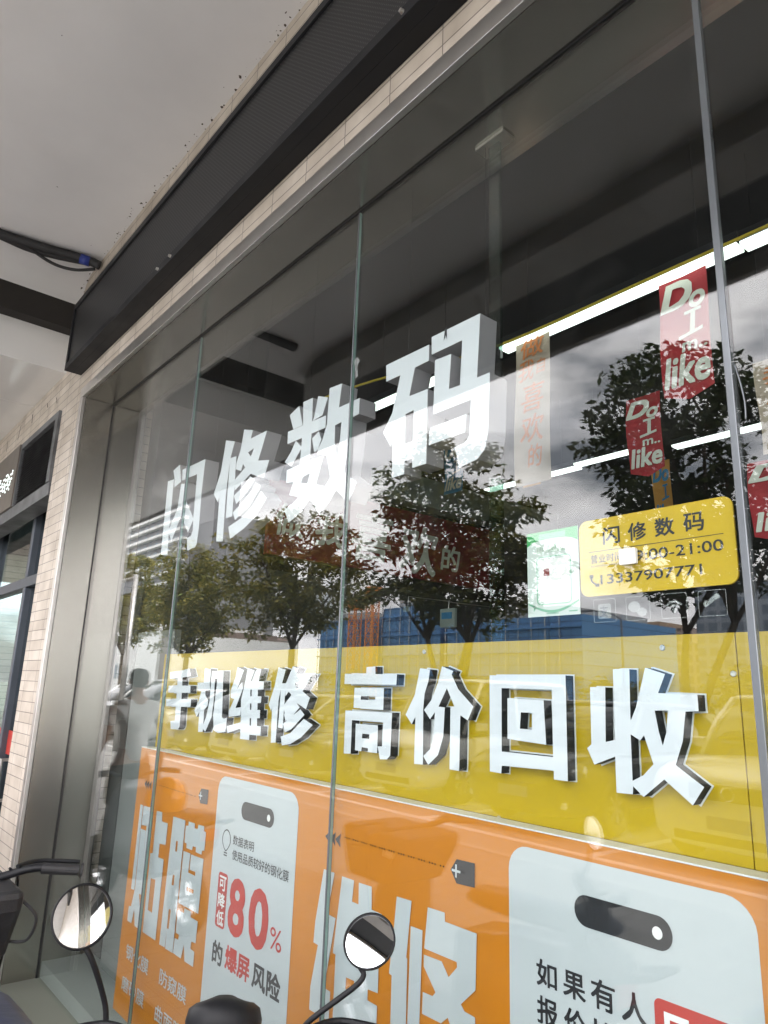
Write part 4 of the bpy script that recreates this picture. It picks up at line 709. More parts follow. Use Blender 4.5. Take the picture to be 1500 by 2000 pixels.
for (xa, ya, xb, yb, mt, mt2, lb) in ((491, 1140, 529, 1206, 'blueb', 'mint2', 'blue accessory pack hanging on the shop wall, left of the white one'), (541, 1150, 579, 1210, 'mint2', 'greyframe', 'pale accessory pack hanging between the blue pack and the tall dark one'),
                                    (595, 1150, 632, 1212, 'mint2', 'inwall', 'grey accessory pack nearest the glass seam'), (862, 1190, 890, 1225, 'blueb', 'mint2', 'small blue pack hanging low behind the tree trunks reflection'), (788, 1178, 806, 1210, 'mint2', 'greyframe', 'tiny pale pack hung low under the maroon board')):
    a = at(xa, ya, 2.4); b = at(xb, yb, 2.4)
    t = thing('accessory_pack', ((a.x+b.x)/2, 2.4, b.z), lb, 'package', 'accessory packs hanging in the shop')
    MB().box(a.x, b.x, 2.385, 2.415, b.z, a.z).build('card', M[mt2], t, bevel=.006)
    MB().box(a.x+.025, b.x-.025, 2.378, 2.384, b.z+(a.z-b.z)*.45, a.z-.03).build('print', M[mt], t)
    MB().tube([((a.x+b.x)/2, 2.4, a.z-.005), ((a.x+b.x)/2, 2.4, a.z+.05), ((a.x+b.x)/2, 2.9, a.z+.06)], .003, 6).build('hook', M['steel_edge'], t)

# ------------------------------------------------------------------ neighbouring shop at the left
t = thing('louvre_vent', (-5.8, YW, 2.95), 'sooty black louvred vent beside the tiled pier', 'vent')
MB().box(-6.31, -6.285, YW-.02, YW+.05, 2.955, 3.49).box(-5.33, -5.252, YW-.02, YW+.05, 2.955, 3.49).box(-6.285, -5.33, YW-.02, YW+.05, 3.44, 3.49).build('frame', M['sootgrey'], t)
sl_ = MB()
for i in range(22):
    z = 2.965+.0215*i; sl_.add([(-6.285, YW-.004, z), (-5.33, YW-.004, z), (-5.33, YW+.035, z+.022), (-6.285, YW+.035, z+.022), (-6.285, YW-.004, z+.004), (-5.33, YW-.004, z+.004), (-5.33, YW+.035, z+.026), (-6.285, YW+.035, z+.026)], [(0, 3, 2, 1), (4, 5, 6, 7), (0, 1, 5, 4), (1, 2, 6, 5), (2, 3, 7, 6), (3, 0, 4, 7)])
sl_.build('louvre_slats', M['black'], t); MB().box(-6.3, -5.26, YW+.06, YW+.08, 2.95, 3.48).build('backing', M['void'], t)
t = thing('led_sign', (-7, YW, 2.95), 'bronze scrolling sign panel with white light dots over the neighbouring shop', 'sign')
MB().box(-8.4, -6.312, YW-.03, YW+.05, 2.955, 3.49).build('panel', M['bronze'], t)
lm = MB()
pat = ["....##...#", "..##..#.##", ".#..####..", "##.#..#.##", "..#####.#.", ".##.#..##.", "#..##.##..", ".#...#..#."]
for r_, row in enumerate(pat):
    for c_, ch in enumerate(row*2):
        if ch == '#': lm.lathe([(0, -.005), (.0085, -.004), (.0095, 0)], (-7.25+.043*c_, YW-.03, 3.13+.022*(7-r_)+.0), (0, 1, 0), 8)
lm.build('light_dots', M['led'], t)
t = thing('neighbour_shopfront', (-6.5, -.1, 0), 'grey framed glass shopfront with a red stripe left of the tiled pier', 'shopfront')
MB().box(-10.5, -5.252, YW-.012, YW+.13, 2.855, 2.953).build('head_beam', M['sootgrey'], t)
MB().box(-10.5, -5.252, -.06, .03, 2.30, 2.38).box(-6.24, -6.17, -.06, .03, 0, 2.30).box(-6.24, -6.17, -.06, .03, 2.38, 3.2).box(-7.6, -7.53, -.06, .03, 0, 3.2).build('frame', M['greyframe'], t, bevel=.004)
MB().box(-5.33, -5.252, -.05, .02, 0, 2.299).build('door_stile', M['greyframe'], t)
for (a, e, z0, z1) in ((-6.17, -5.252, 2.382, 3.2), (-7.53, -6.24, 2.382, 3.2), (-10.4, -7.6, .05, 2.298), (-6.17, -5.33, .05, 2.298), (-7.53, -6.24, .05, 2.298)):
    MB().box(a, e, -.012, -.004, z0, z1).build('glass_pane', M['doorglass'], t)
st = MB().box(-6.17, -5.33, -.0165, -.0135, 1.04, 1.21).box(-7.53, -6.24, -.0165, -.0135, 1.04, 1.21).build('red_stripe', M['redstripe'], t)
wm = MB(); fit(wm, '诚', -5.98, -5.86, 1.09, 1.185, -.0175, .01); fit(wm, '信', -5.70, -5.58, 1.09, 1.185, -.0175, .01); wm.build('lettering', M['cream'], st)
MB().tube([(-6.02, -.07, .70), (-6.02, -.07, 1.02)], .013, 10).box(-6.03, -6.01, -.07, -.01, .72, .74).box(-6.03, -6.01, -.07, -.01, 1.0, 1.02).build('door_handle', M['steel_edge'], t)
MB().box(-10.5, -5.25, 2.6, 2.7, 0, 3.4).box(-5.25, -5.2, .51, 2.6, 0, 3.4).build('room_wall', M['inwall'], t)
MB().box(-10.5, -5.2, .04, 2.7, 3.2, 3.3).build('room_ceiling', M['inblack'], t)
MB().box(-7.2, -5.6, .9, 1.35, 0, 1.02).build('counter', M['mint2'], t)
# ------------------------------------------------------------------ scooters
def basis(ang):
    return lambda p: (p[0]*math.cos(ang)+p[1]*math.sin(ang), -p[0]*math.sin(ang)+p[1]*math.cos(ang), p[2])

def wheel(parent, x, r=.20, wd=.09):
    tp = MB().lathe([(r*.70, -wd*.42), (r*.9, -wd*.5), (r, -wd*.25), (r*1.01, 0), (r, wd*.25), (r*.9, wd*.5), (r*.70, wd*.42)], (x, 0, r), (0, 1, 0), 32, closed=True).build('wheel', M['rubber'], parent, smooth=True)
    m = MB().lathe([(r*.71, -wd*.3), (r*.64, -wd*.2), (r*.64, wd*.2), (r*.71, wd*.3)], (x, 0, r), (0, 1, 0), 28, closed=True).lathe([(.035, -wd*.55), (.04, 0), (.035, wd*.55)], (x, 0, r), (0, 1, 0), 14)
    for i in range(5):
        a = 2*math.pi*i/5; m.bar((x+.03*math.cos(a), 0, r+.03*math.sin(a)), (x+r*.66*math.cos(a), 0, r+r*.66*math.sin(a)), .03, .022)
    m.build('rim', M['chrome'], tp)
    return tp

def mirror(parent, c, nrm, r, stem):
    c = Vector(c); n = Vector(nrm).normalized()
    h = MB().lathe([(0, -.030), (r*.55, -.027), (r*.9, -.016), (r*1.06, -.002), (r*1.07, .003), (r*1.0, .0045), (r*.985, .001)], c, n, 36).build('mirror_housing', M['black'], parent, smooth=True)
    k = 10; vs = [tuple(c+n*.0035)]; fs = []; u = n.orthogonal().normalized(); q = n.cross(u)
    for i in range(1, k+1):
        rr = r*.985*i/k
        for j in range(36):
            a = 2*math.pi*j/36; vs.append(tuple(c+(u*math.cos(a)+q*math.sin(a))*rr+n*(.0035-.0028*(i/k)**2)))
    fs = [(0, 1+j, 1+(j+1) % 36) for j in range(36)]+[(1+(i-1)*36+j, 1+i*36+j, 1+i*36+(j+1) % 36, 1+(i-1)*36+(j+1) % 36) for i in range(1, k) for j in range(36)]
    MB().add(vs, fs).build('mirror_glass', M['mirror'], h, smooth=True)
    MB().tube(smooth_line(stem, 6), .0058, 10).build('mirror_stem', M['black'], parent, smooth=True)

def scooter(label, paint, mirrors, dash=True, bag=False, hb=.90, seat_z=.76, sw=1.0):
    """forward is +x, steering head above the origin"""
    t = thing('electric_scooter', (0, 0, 0), label, 'scooter', 'parked electric scooters')
    wheel(t, .30, .20); wheel(t, -.92, .20)
    fd = [[(.30+.235*math.cos(a), s*.062, .20+.235*math.sin(a)) for s in (-1, 1)] for a in [R(20+130*i/10) for i in range(11)]]
    MB().add([p for r_ in fd for p in r_], [(2*i, 2*i+1, 2*i+3, 2*i+2) for i in range(10)]).build('front_fender', paint, t, smooth=True)
    fk = MB()
    for s in (-1, 1): fk.tube([(.30, s*.075, .2), (.16, s*.07, .52)], .016, 8)
    fk.tube([(.16, -.08, .52), (.16, .08, .52)], .02, 8).tube([(.16, 0, .52), (-.01, 0, hb-.02)], .022, 10).build('fork', M['black'], t, smooth=True)
    rings = [[(x+dx, y, z) for y, dx in ((-w_, -.06), (-w_*.8, .0), (-w_*.35, .045), (w_*.35, .045), (w_*.8, 0), (w_, -.06), (w_*.8, -.075), (-w_*.8, -.075))] for x, z, w_ in ((.10, .28, .16), (.13, .42, .19), (.10, .60, .19), (.05, .78, .14), (.02, hb-.03, .09))]
    MB().loft(rings).build('leg_shield', paint, t, smooth=True)
    hl = MB().lathe([(0, .02), (.05, .016), (.065, 0), (.06, -.03)], (.165, 0, .68), (1, 0, .15), 20).build('headlight', M['blackgloss'], t, smooth=True)
    MB().box(-.50, .10, -.15, .15, .26, .32).build('footboard', M['rubber'], t, bevel=.02)
    rings = [[(x, s*w_*k, z0+(z1-z0)*v) for s, k, v in ((-1, .7, 0), (-1, 1, .35), (-1, .85, 1), (1, .85, 1), (1, 1, .35), (1, .7, 0))] for x, w_, z0, z1 in ((-.42, .13, .30, .68), (-.60, .16, .32, .70), (-.85, .16, .40, .72), (-1.08, .10, .55, .74))]
    MB().loft(rings).build('rear_body', paint, t, smooth=True)
    rings = [[(x, s*w_*k*sw, z0+(z1-z0)*v) for s, k, v in ((-1, .9, 0), (-1, 1, .5), (-1, .7, 1), (1, .7, 1), (1, 1, .5), (1, .9, 0))] for x, w_, z0, z1 in ((-.40, .09, seat_z-.08, seat_z-.03), (-.48, .13, seat_z-.09, seat_z), (-.75, .14, seat_z-.09, seat_z-.01), (-1.0, .13, seat_z-.08, seat_z+.02), (-1.10, .10, seat_z-.05, seat_z))]
    MB().loft(rings).build('seat', M['navy'], t, smooth=True, sub=1)
    MB().tube([(-1.12, -.09, .70), (-1.25, -.07, .74), (-1.25, .07, .74), (-1.12, .09, .70)], .012, 8).build('grab_rail', M['black'], t, smooth=True)
    MB().box(-1.115, -1.085, -.06, .06, .60, .67).build('tail_light', M['redstripe'], t, bevel=.008)
    MB().bar((-.62, .12, .27), (-.70, .26, .01), .02, .02).build('side_stand', M['black'], t)
    hbm = MB().tube(smooth_line([(-.10, .33, hb+.02), (-.05, .22, hb+.03), (.0, .10, hb), (.0, -.10, hb), (-.05, -.22, hb+.03), (-.10, -.33, hb+.02)], 5), .0125, 10).build('handlebar', M['black'], t, smooth=True)
    for s in (-1, 1):
        MB().tube([(-.062, s*.235, hb+.029), (-.10, s*.34, hb+.019)], [.017, .0165], 14).lathe([(.021, 0), (.022, .006), (.017, .008)], (-.102, s*.343, hb+.0185), (-.3, s, -.1), 12).build('grip', M['rubber'], hbm)
        MB().tube(smooth_line([(-.03, s*.17, hb+.035), (-.0, s*.24, hb+.038), (-.04, s*.36, hb+.030)], 5), [.007]*10+[.006], 8).build('brake_lever', M['black'], hbm)
    if dash:
        rings = []
        for z, k in ((hb-.03, .70), (hb+.01, .86), (hb+.035, .88), (hb+.056, .82), (hb+.066, .66), (hb+.07, .3)):
            rings.append([(.02+.085*k*math.cos(a)*(.9 if math.cos(a) > 0 else 1), .088*k*(abs(math.sin(a))**.75)*(1 if math.sin(a) >= 0 else -1), z-.02*math.cos(a)) for a in [2*math.pi*i/24 for i in range(24)]])
        MB().loft(rings).build('dashboard_cowl', M['black'], t, smooth=True)
    for args in mirrors: mirror(t, *args)
    if bag:
        MB().prism([(-.05, hb-.22), (.24, hb-.22), (.30, hb-.03), (.27, hb+.0), (-.17, hb-.005), (-.16, hb-.06)], -.17, .17, lambda u, v, q: (u, q, v)).build('front_bag', M['rubber'], t, bevel=.02)
        MB().tube(smooth_line([(-.12, -.171, hb-.04), (-.14, -.215, hb-.09), (-.10, -.21, hb-.16), (-.06, -.171, hb-.17)], 6), .005, 8).build('cable_loop', M['rubber'], t, smooth=True)
        MB().add([(-.09, -.1715, hb-.10), (-.02, -.1715, hb-.095), (-.03, -.1715, hb-.07), (-.10, -.1715, hb-.072)], [(0, 1, 2, 3)]).build('torn_label', M['white'], t)
        MB().tube(smooth_line([(-.02, -.15, hb+.03), (.05, -.20, hb-.05), (.06, -.16, hb-.4), (.16, -.08, .4)], 6), .004, 8).build('brake_cable', M['black'], t, smooth=True)
    return t

M['scooterblack'] = mat('scooter_black_paint', (.015, .016, .02), .25, 0, .2, 4, coat=.6)
M['scootergrey'] = mat('scooter_grey_paint', (.18, .19, .20), .3, .2, .1, 4, coat=.5)
ang = math.atan2(.547, -.837); ctr = Vector((-1.46, -.63, 0)); B = basis(ang)
def loc(v): return B((v[0]-ctr.x, v[1]-ctr.y, v[2]))
m1 = Vector((-1.619, -.883, 1.133)); m2 = Vector((-1.296, -.389, 1.087))
def half(c, d):
    a = (EYE-c).normalized(); return B((a+Vector(d).normalized()).normalized())
scooter('black scooter with two round mirrors parked against the orange panel', M['scooterblack'],
        [(loc(m1), half(m1, (.92, .20, .24)), .0565, [loc(m1+Vector((-.012, .012, -.055))), loc((-1.622, -.85, 1.045)), loc((-1.63, -.81, .955)), (.03, .23, .90), (.0, .19, .925)]),
         (loc(m2), half(m2, (.10, -.58, .81)), .0525, [loc(m2+Vector((-.012, -.012, -.05))), loc((-1.305, -.405, 1.01)), loc((-1.38, -.485, .925)), (.01, -.2, .905)])])
sct = [o for o in col.objects if o.name == 'electric_scooter'][0]; sct.location = ctr; sct.rotation_euler = (0, 0, ang)
s2 = scooter('older black scooter at the left edge with bare grip, front bag and torn blue seat', M['scooterblack'], [], False, True, .985, .855, .66)
s2.location = (-2.65, -.925, 0); s2.rotation_euler = (0, 0, math.pi)
s3 = scooter('grey scooter with an orange helmet on its seat, reflected in the glass', M['scootergrey'], [], True, False)
s3.location = (-5.72, -.80, 0); s3.rotation_euler = (0, 0, math.pi-.12)
t = thing('safety_helmet', (-4.93, -.74, .76), 'round orange riding helmet resting on a scooter seat, reflected in the glass', 'helmet')
HX, HY, HZ = -4.93, -.74, .765
MB().lathe([(.125, 0), (.137, .04), (.135, .10), (.115, .155), (.075, .195), (0, .212)], (HX, HY, HZ), (0, 0, 1), 28).build('shell', M['helmet'], t, smooth=True)
MB().lathe([(.122, .004), (.126, .02), (.10, .03)], (HX, HY, HZ), (0, 0, 1), 28).build('lining', M['rubber'], t, smooth=True)
MB().prism([(.10, -.09), (.16, -.06), (.175, 0), (.16, .06), (.10, .09)], HZ+.045, HZ+.055, lambda u, v, q: (HX-u, HY+v, q)).build('visor', M['blackgloss'], t)

# ------------------------------------------------------------------ the walking person (seen reflected in the left pane)
M['skin'] = mat('skin', (.42, .26, .19), .55, 0, .08, 14)
M['hair'] = mat('black_hair', (.045, .032, .026), .6, 0, .3, 40, bump=.4, bscale=150)
M['tee'] = mat('white_tee', (.74, .73, .70), .8, 0, .06, 9, bump=.2, bscale=25)
M['shorts'] = mat('grey_shorts', (.10, .09, .08), .85, 0, .15, 9, bump=.2, bscale=25)
M['shoe'] = mat('pale_shoe', (.55, .55, .53), .6)
def skinned(name, nodes, edges, m, parent, sub=2):
    """nodes: (x, y, z, radius); vertex 0 is the root"""
    me = bpy.data.meshes.new(name); o0 = base_of(parent)
    me.from_pydata([(n[0]-o0.x, n[1]-o0.y, n[2]-o0.z) for n in nodes], edges, []); me.materials.append(m)
    o = bpy.data.objects.new(name, me); col.objects.link(o); o.parent = parent
    sk = o.modifiers.new('skin', 'SKIN'); sk.use_smooth_shade = True
    lay = me.skin_vertices[0] if me.skin_vertices else None
    if lay is None:
        bm = bmesh.new(); bm.from_mesh(me); bm.verts.layers.skin.verify(); bm.to_mesh(me); bm.free(); lay = me.skin_vertices[0]
    for i, n in enumerate(nodes): 
        rr = n[3] if isinstance(n[3], tuple) else (n[3], n[3]); lay.data[i].radius = rr; lay.data[i].use_root = (i == 0)
    ss = o.modifiers.new('s', 'SUBSURF'); ss.levels = sub; ss.render_levels = sub
    return o
px_, py_ = -6.42, -1.05
t = thing('person', (px_, py_, 0), 'person in a white tee and dark shorts walking along the pavement, reflected at left', 'person')
def Pn(f, l, z, r): return (px_-f, py_-l, z, r)      # f forward (-x), l to the walker's left (-y)
nd = [Pn(0, 0, .93, (.15, .11)), Pn(.0, 0, 1.08, (.14, .10)), Pn(.015, 0, 1.26, (.165, .11)), Pn(.02, 0, 1.40, (.12, .085)), Pn(.03, 0, 1.47, .055), Pn(.045, 0, 1.53, .055), Pn(.055, 0, 1.60, (.078, .092)), Pn(.045, 0, 1.67, (.070, .085)),
      Pn(0, .10, .86, .092), Pn(.10, .10, .50, .062), Pn(.10, .10, .36, .055), Pn(.02, .10, .10, .040), Pn(.09, .105, .045, .035), Pn(.17, .11, .035, .028),
      Pn(0, -.10, .86, .092), Pn(.02, -.10, .50, .062), Pn(-.08, -.10, .34, .053), Pn(-.24, -.10, .14, .040), Pn(-.18, -.105, .06, .035), Pn(-.11, -.11, .035, .028),
      Pn(.01, .19, 1.38, .052), Pn(-.10, .23, 1.12, .040), Pn(-.06, .23, .88, .028), Pn(-.045, .23, .83, (.036, .018)),
      Pn(.01, -.19, 1.38, .052), Pn(.05, -.24, 1.12, .040), Pn(.20, -.24, .93, .028), Pn(.235, -.24, .89, (.036, .018)),
      Pn(.145, 0, 1.585, .016)]
ed = [(0,1),(1,2),(2,3),(3,4),(4,5),(5,6),(6,7),(0,8),(8,9),(9,10),(10,11),(11,12),(12,13),(0,14),(14,15),(15,16),(16,17),(17,18),(18,19),(3,20),(20,21),(21,22),(22,23),(3,24),(24,25),(25,26),(26,27),(6,28)]
for wi, s, (dx, dz) in ((23, 1, (.012, -.028)), (27, -1, (.028, -.022))):
    bx, by, bz, _ = nd[wi]
    for k in range(4):
        off = (k-1.5)*.019; i = len(nd); ln = (.9, 1.0, .95, .78)[k]
        f0 = px_-bx
        nd += [(bx-dx*1.1*ln+(dz*.0), by+off*s, bz+dz*1.2*ln, .0092), (bx-dx*2.0*ln, by+off*1.1*s, bz+dz*2.3*ln, .0085), (bx-dx*2.2*ln+.006, by+off*1.1*s, bz+dz*3.1*ln, .0075)]
        ed += [(wi, i), (i, i+1), (i+1, i+2)]
    i = len(nd); nd += [(bx-.030, by-.012*s, bz-.012, .0105), (bx-.045, by-.014*s, bz-.040, .009)]; ed += [(wi, i), (i, i+1)]
bd = skinned('body', nd, ed, M['skin'], t)
skinned('tee_shirt', [Pn(0, 0, .90, (.175, .135)), Pn(0, 0, 1.08, (.165, .125)), Pn(.012, 0, 1.27, (.185, .13)), Pn(.016, 0, 1.40, (.145, .10)), Pn(.026, 0, 1.445, .07), Pn(.01, .195, 1.375, .075), Pn(-.05, .235, 1.22, .072), Pn(.01, -.195, 1.375, .075), Pn(.03, -.235, 1.22, .072)], [(0,1),(1,2),(2,3),(3,4),(3,5),(5,6),(3,7),(7,8)], M['tee'], t)
skinned('shorts', [Pn(0, 0, .96, (.165, .125)), Pn(0, 0, .90, (.165, .125)), Pn(.005, .10, .82, .112), Pn(.09, .105, .55, .095), Pn(.005, -.10, .82, .112), Pn(.02, -.105, .55, .095)], [(0,1),(1,2),(2,3),(1,4),(4,5)], M['shorts'], t)
hx, hy, hz = px_-.045, py_, 1.64
MB().lathe([(.086, -.02), (.088, .01), (.082, .04), (.060, .068), (.0, .082)], (hx+.010, hy, hz), (.16, 0, 1), 24).lathe([(.05, -.085), (.070, -.05), (.078, -.02)], (hx+.035, hy, hz), (.1, 0, 1), 20).build('hair', M['hair'], t, smooth=True)
fm = MB()
for s in (-1, 1):
    fm.lathe([(0, .008), (.011, .004), (.012, 0)], (hx-.080, hy+s*.030, 1.615), (-1, 0, 0), 10)
fm.box(hx-.088, hx-.07, hy-.022, hy+.022, 1.545, 1.551).build('eyes_and_mouth', M['hair'], bd)
er = MB()
for s in (-1, 1): er.lathe([(0, .012), (.02, .010), (.024, 0), (.018, -.006)], (hx+.008, hy+s*.080, 1.60), (0, s, 0), 12)
er.build('ears', M['skin'], bd, smooth=True)
for s, f, a in ((1, .03, 0), (-1, -.24, .5)):
    m = MB(); rings = []
    for u, w_, h in ((-.05, .030, .07), (0, .042, .10), (.08, .046, .085), (.17, .046, .055), (.215, .028, .035)):
        lift = max(0, (.12-u))*a; rings.append([Pn(f+u, s*.105+y, z+lift, 0)[:3] for y, z in ((-w_, 0), (-w_, h*.5), (-w_*.5, h), (w_*.5, h), (w_, h*.5), (w_, 0))])
    m.loft(rings).build('shoe', M['shoe'], t, smooth=True)

# ------------------------------------------------------------------ cars
M['carglass'] = mat('car_glass', (.012, .016, .018), .04, 0, .1, 2, coat=.3)
M['tyre'] = mat('tyre', (.02, .02, .02), .8)
M['alloy'] = mat('alloy_rim', (.55, .56, .57), .25, .9, .05)
M['lamp'] = mat('lamp_lens', (.75, .78, .80), .08, .2, .05)
M['plate'] = mat('plate_blue', (.03, .10, .42), .4)
def paint(nm, c): return mat('car_paint_'+nm, c, .28, .1, .04, 3, coat=.7)
PW, PK, PS, PG = paint('white', (.72, .72, .70)), paint('black', (.02, .021, .024)), paint('silver', (.42, .43, .44)), paint('grey', (.13, .135, .145))
def car(label, p, L, W, H, belt, bonnet, nose, roof, tail, cab, roofk=.80):
    """front faces +y; nose/tail: overhang of bonnet and boot, roof=(y front, y rear) of the roof, cab=(y front, y rear) of the window base"""
    t = thing('parked_car', (0, 0, 0), label, 'car', 'cars parked facing the shop')
    w = W/2; h0 = .24; f = L/2
    st = [(f, .72, h0+.06, bonnet-.22), (f-.05, .88, h0-.02, bonnet-.12), (f-.22, .97, h0-.04, bonnet-.03), (f-nose*.55, 1, h0-.04, bonnet+.03), (cab[0]+.05, 1, h0-.04, belt-.04), (cab[0]-.25, 1, h0-.04, belt), (0, 1, h0-.04, belt), (cab[1]+.2, 1, h0-.04, belt+.01), (-f+.25, .98, h0, tail), (-f+.06, .93, h0+.04, tail-.06), (-f, .82, h0+.14, tail-.2)]
    rings = [[(s*w*k*a, y, z0+(z1-z0)*v) for s, a, v in ((-1, .80, 0), (-1, .97, .10), (-1, 1, .45), (-1, .985, .80), (-1, .90, .97), (-1, .55, 1.03), (1, .55, 1.03), (1, .90, .97), (1, .985, .80), (1, 1, .45), (1, .97, .10), (1, .80, 0))] for y, k, z0, z1 in st]
    MB().loft(rings).build('body', p, t, smooth=True, sub=1)
    def lvl(y0, y1, ww, z, c=.18):
        return [(s*ww*a, y, z) for s, a, y in ((-1, 1, y1+c), (-1, 1, y0-c), (-1, .80, y0-.02), (-1, .3, y0), (1, .3, y0), (1, .80, y0-.02), (1, 1, y0-c), (1, 1, y1+c), (1, .80, y1+.02), (1, .3, y1), (-1, .3, y1), (-1, .80, y1+.02))]
    mid = lambda a, b: a*.5+b*.5
    l0 = lvl(cab[0], cab[1], w*.95, belt-.03); l1 = lvl(mid(cab[0], roof[0])-.02, mid(cab[1], roof[1]), w*.90, mid(belt, H)+.02); l2 = lvl(roof[0], roof[1], w*roofk, H-.045)
    MB().loft([l0, l1, l2]).build('window_glass', M['carglass'], t, smooth=True)
    l3 = lvl(roof[0]-.04, roof[1]+.04, w*roofk*.97, H-.005); l4 = lvl(roof[0]-.25, roof[1]+.2, w*roofk*.75, H+.012)
    MB().loft([lvl(roof[0]+.01, roof[1]-.01, w*roofk*1.01, H-.05), l3, l4]).build('roof', p, t, smooth=True)
    for i in (1, 6, 0, 7):
        if i in (1, 6): a, b, c_ = l0[i], l1[i], l2[i]
        else: a, b, c_ = l0[i], l1[i], l2[i]
        k = lambda q: (q[0]*1.004, q[1], q[2])
        MB().tube([k(a), k(b), k(c_)], .034, 6).build('pillar', p, t, smooth=True)
    for s in (-1, 1):
        a, b = Vector(l0[1]), Vector(l2[1]); y = (cab[0]+cab[1])/2+.1
        MB().bar((s*w*.952, y, belt-.02), (s*w*roofk*1.0, y, H-.05), .012, .07, up=(0, 1, 0)).build('pillar', p, t)
    fb = f-.01
    MB().box(-w*.42, w*.42, f-.06, f+.005, bonnet-.34, bonnet-.19).build('grille', M['blackgloss'], t, bevel=.02)
    MB().lathe([(.05, 0), (.065, .006), (.055, .012)], (0, f+.003, bonnet-.265), (0, 1, 0), 20).build('badge_ring', M['chrome'], t)
    MB().box(-w*.62, w*.62, f-.10, f-.005, h0+.05, h0+.14).build('air_intake', M['rubber'], t, bevel=.02)
    MB().box(-.22, .22, f-.01, f+.012, h0+.18, h0+.30).build('number_plate', M['plate'], t)
    for s in (-1, 1):
        MB().loft([[(s*(w*.52), f-.075, bonnet-.29), (s*(w*.50), f-.055, bonnet-.20), (s*(w*.52), f-.10, bonnet-.155)], [(s*w*.80, f-.14, bonnet-.28), (s*w*.82, f-.13, bonnet-.18), (s*w*.80, f-.18, bonnet-.13)], [(s*w*.955, f-.30, bonnet-.24), (s*w*.965, f-.32, bonnet-.16), (s*w*.92, f-.34, bonnet-.10)]]).build('headlight', M['lamp'], t, smooth=True)
        MB().box(s*w*.72-.10, s*w*.72+.10, f-.10, f-.03, h0+.10, h0+.18).build('fog_lamp', M['lamp'], t, bevel=.02)
        mb = MB(); mb.loft([[(s*(w+.02), cab[0]-.42+dy, belt+.02+dz) for dy, dz in ((-.04, 0), (.05, 0), (.05, .12), (-.04, .13))], [(s*(w+.20), cab[0]-.44+dy, belt+.03+dz) for dy, dz in ((-.03, .01), (.04, .01), (.04, .11), (-.03, .12))]]).build('door_mirror', p, t, bevel=.015)
        for y in (f-.85, -f+.8):
            ty = MB().lathe([(.20, -.10), (.30, -.10), (.325, -.06), (.33, 0), (.325, .06), (.30, .10), (.20, .10)], (s*(w-.09), y, .33), (1, 0, 0), 28, closed=True).build('wheel', M['tyre'], t, smooth=True)
            rm = MB().lathe([(.205, -.02), (.21, .085), (.19, .09), (.185, .02)], (s*(w-.09), y, .33), (s, 0, 0), 28, closed=True).lathe([(0, .085), (.05, .08), (.055, .03)], (s*(w-.09), y, .33), (s, 0, 0), 14)
            for i in range(7):
                a = 2*math.pi*i/7; rm.bar((s*(w-.02), y+.04*math.cos(a), .33+.04*math.sin(a)), (s*(w-.025), y+.2*math.cos(a), .33+.2*math.sin(a)), .045, .03, up=(1, 0, 0))
            rm.build('rim', M['alloy'], ty)
        MB().box(s*(w*.997)-.006, s*(w*.997)+.008, .25, .42, belt-.16, belt-.13).build('door_handle', p, t)
    return t
SUV = dict(L=4.6, W=1.86, H=1.70, belt=1.05, bonnet=1.02, nose=1.1, roof=(.55, -1.75), tail=1.05, cab=(1.15, -2.15))
VAN = dict(L=3.9, W=1.62, H=1.82, belt=1.02, bonnet=.98, nose=.7, roof=(.75, -1.8), tail=1.02, cab=(1.25, -1.93), roofk=.86)
SED = dict(L=4.65, W=1.80, H=1.46, belt=.92, bonnet=.86, nose=1.1, roof=(.30, -.95), tail=.98, cab=(1.10, -1.75))
HAT = dict(L=4.3, W=1.78, H=1.55, belt=.96, bonnet=.92, nose=1.0, roof=(.45, -1.35), tail=1.0, cab=(1.10, -2.0))
for i, (kind, p, x, lb) in enumerate(((SUV, PW, -3.45, 'white SUV with a wide chrome badge grille, nearest the shop at right'), (HAT, PK, -6.15, 'black hatchback between the white SUV and the white minivan'), (VAN, PW, -8.72, 'boxy white minivan with a short bonnet, parked mid row'),
                                      (SED, PK, -11.2, 'black saloon left of the white minivan'), (SED, PS, -13.75, 'silver saloon between two dark cars'), (HAT, PG, -16.3, 'dark grey hatchback left of the silver saloon'), (SED, PW, -18.85, 'white saloon right of the far silver SUV'), (SUV, PS, -21.4, 'silver SUV at the far left of the parked row'), (HAT, PW, -24.0, 'white hatchback beyond the silver SUV, last car at the left'), (SED, PG, -.9, 'dark grey saloon at the right end of the row'))):
    c = car(lb, p, **kind); c.location = (x, -5.72-kind['L']/2+rnd.uniform(-.15, .15), -.003); c.rotation_euler = (0, 0, rnd.uniform(-.03, .03))
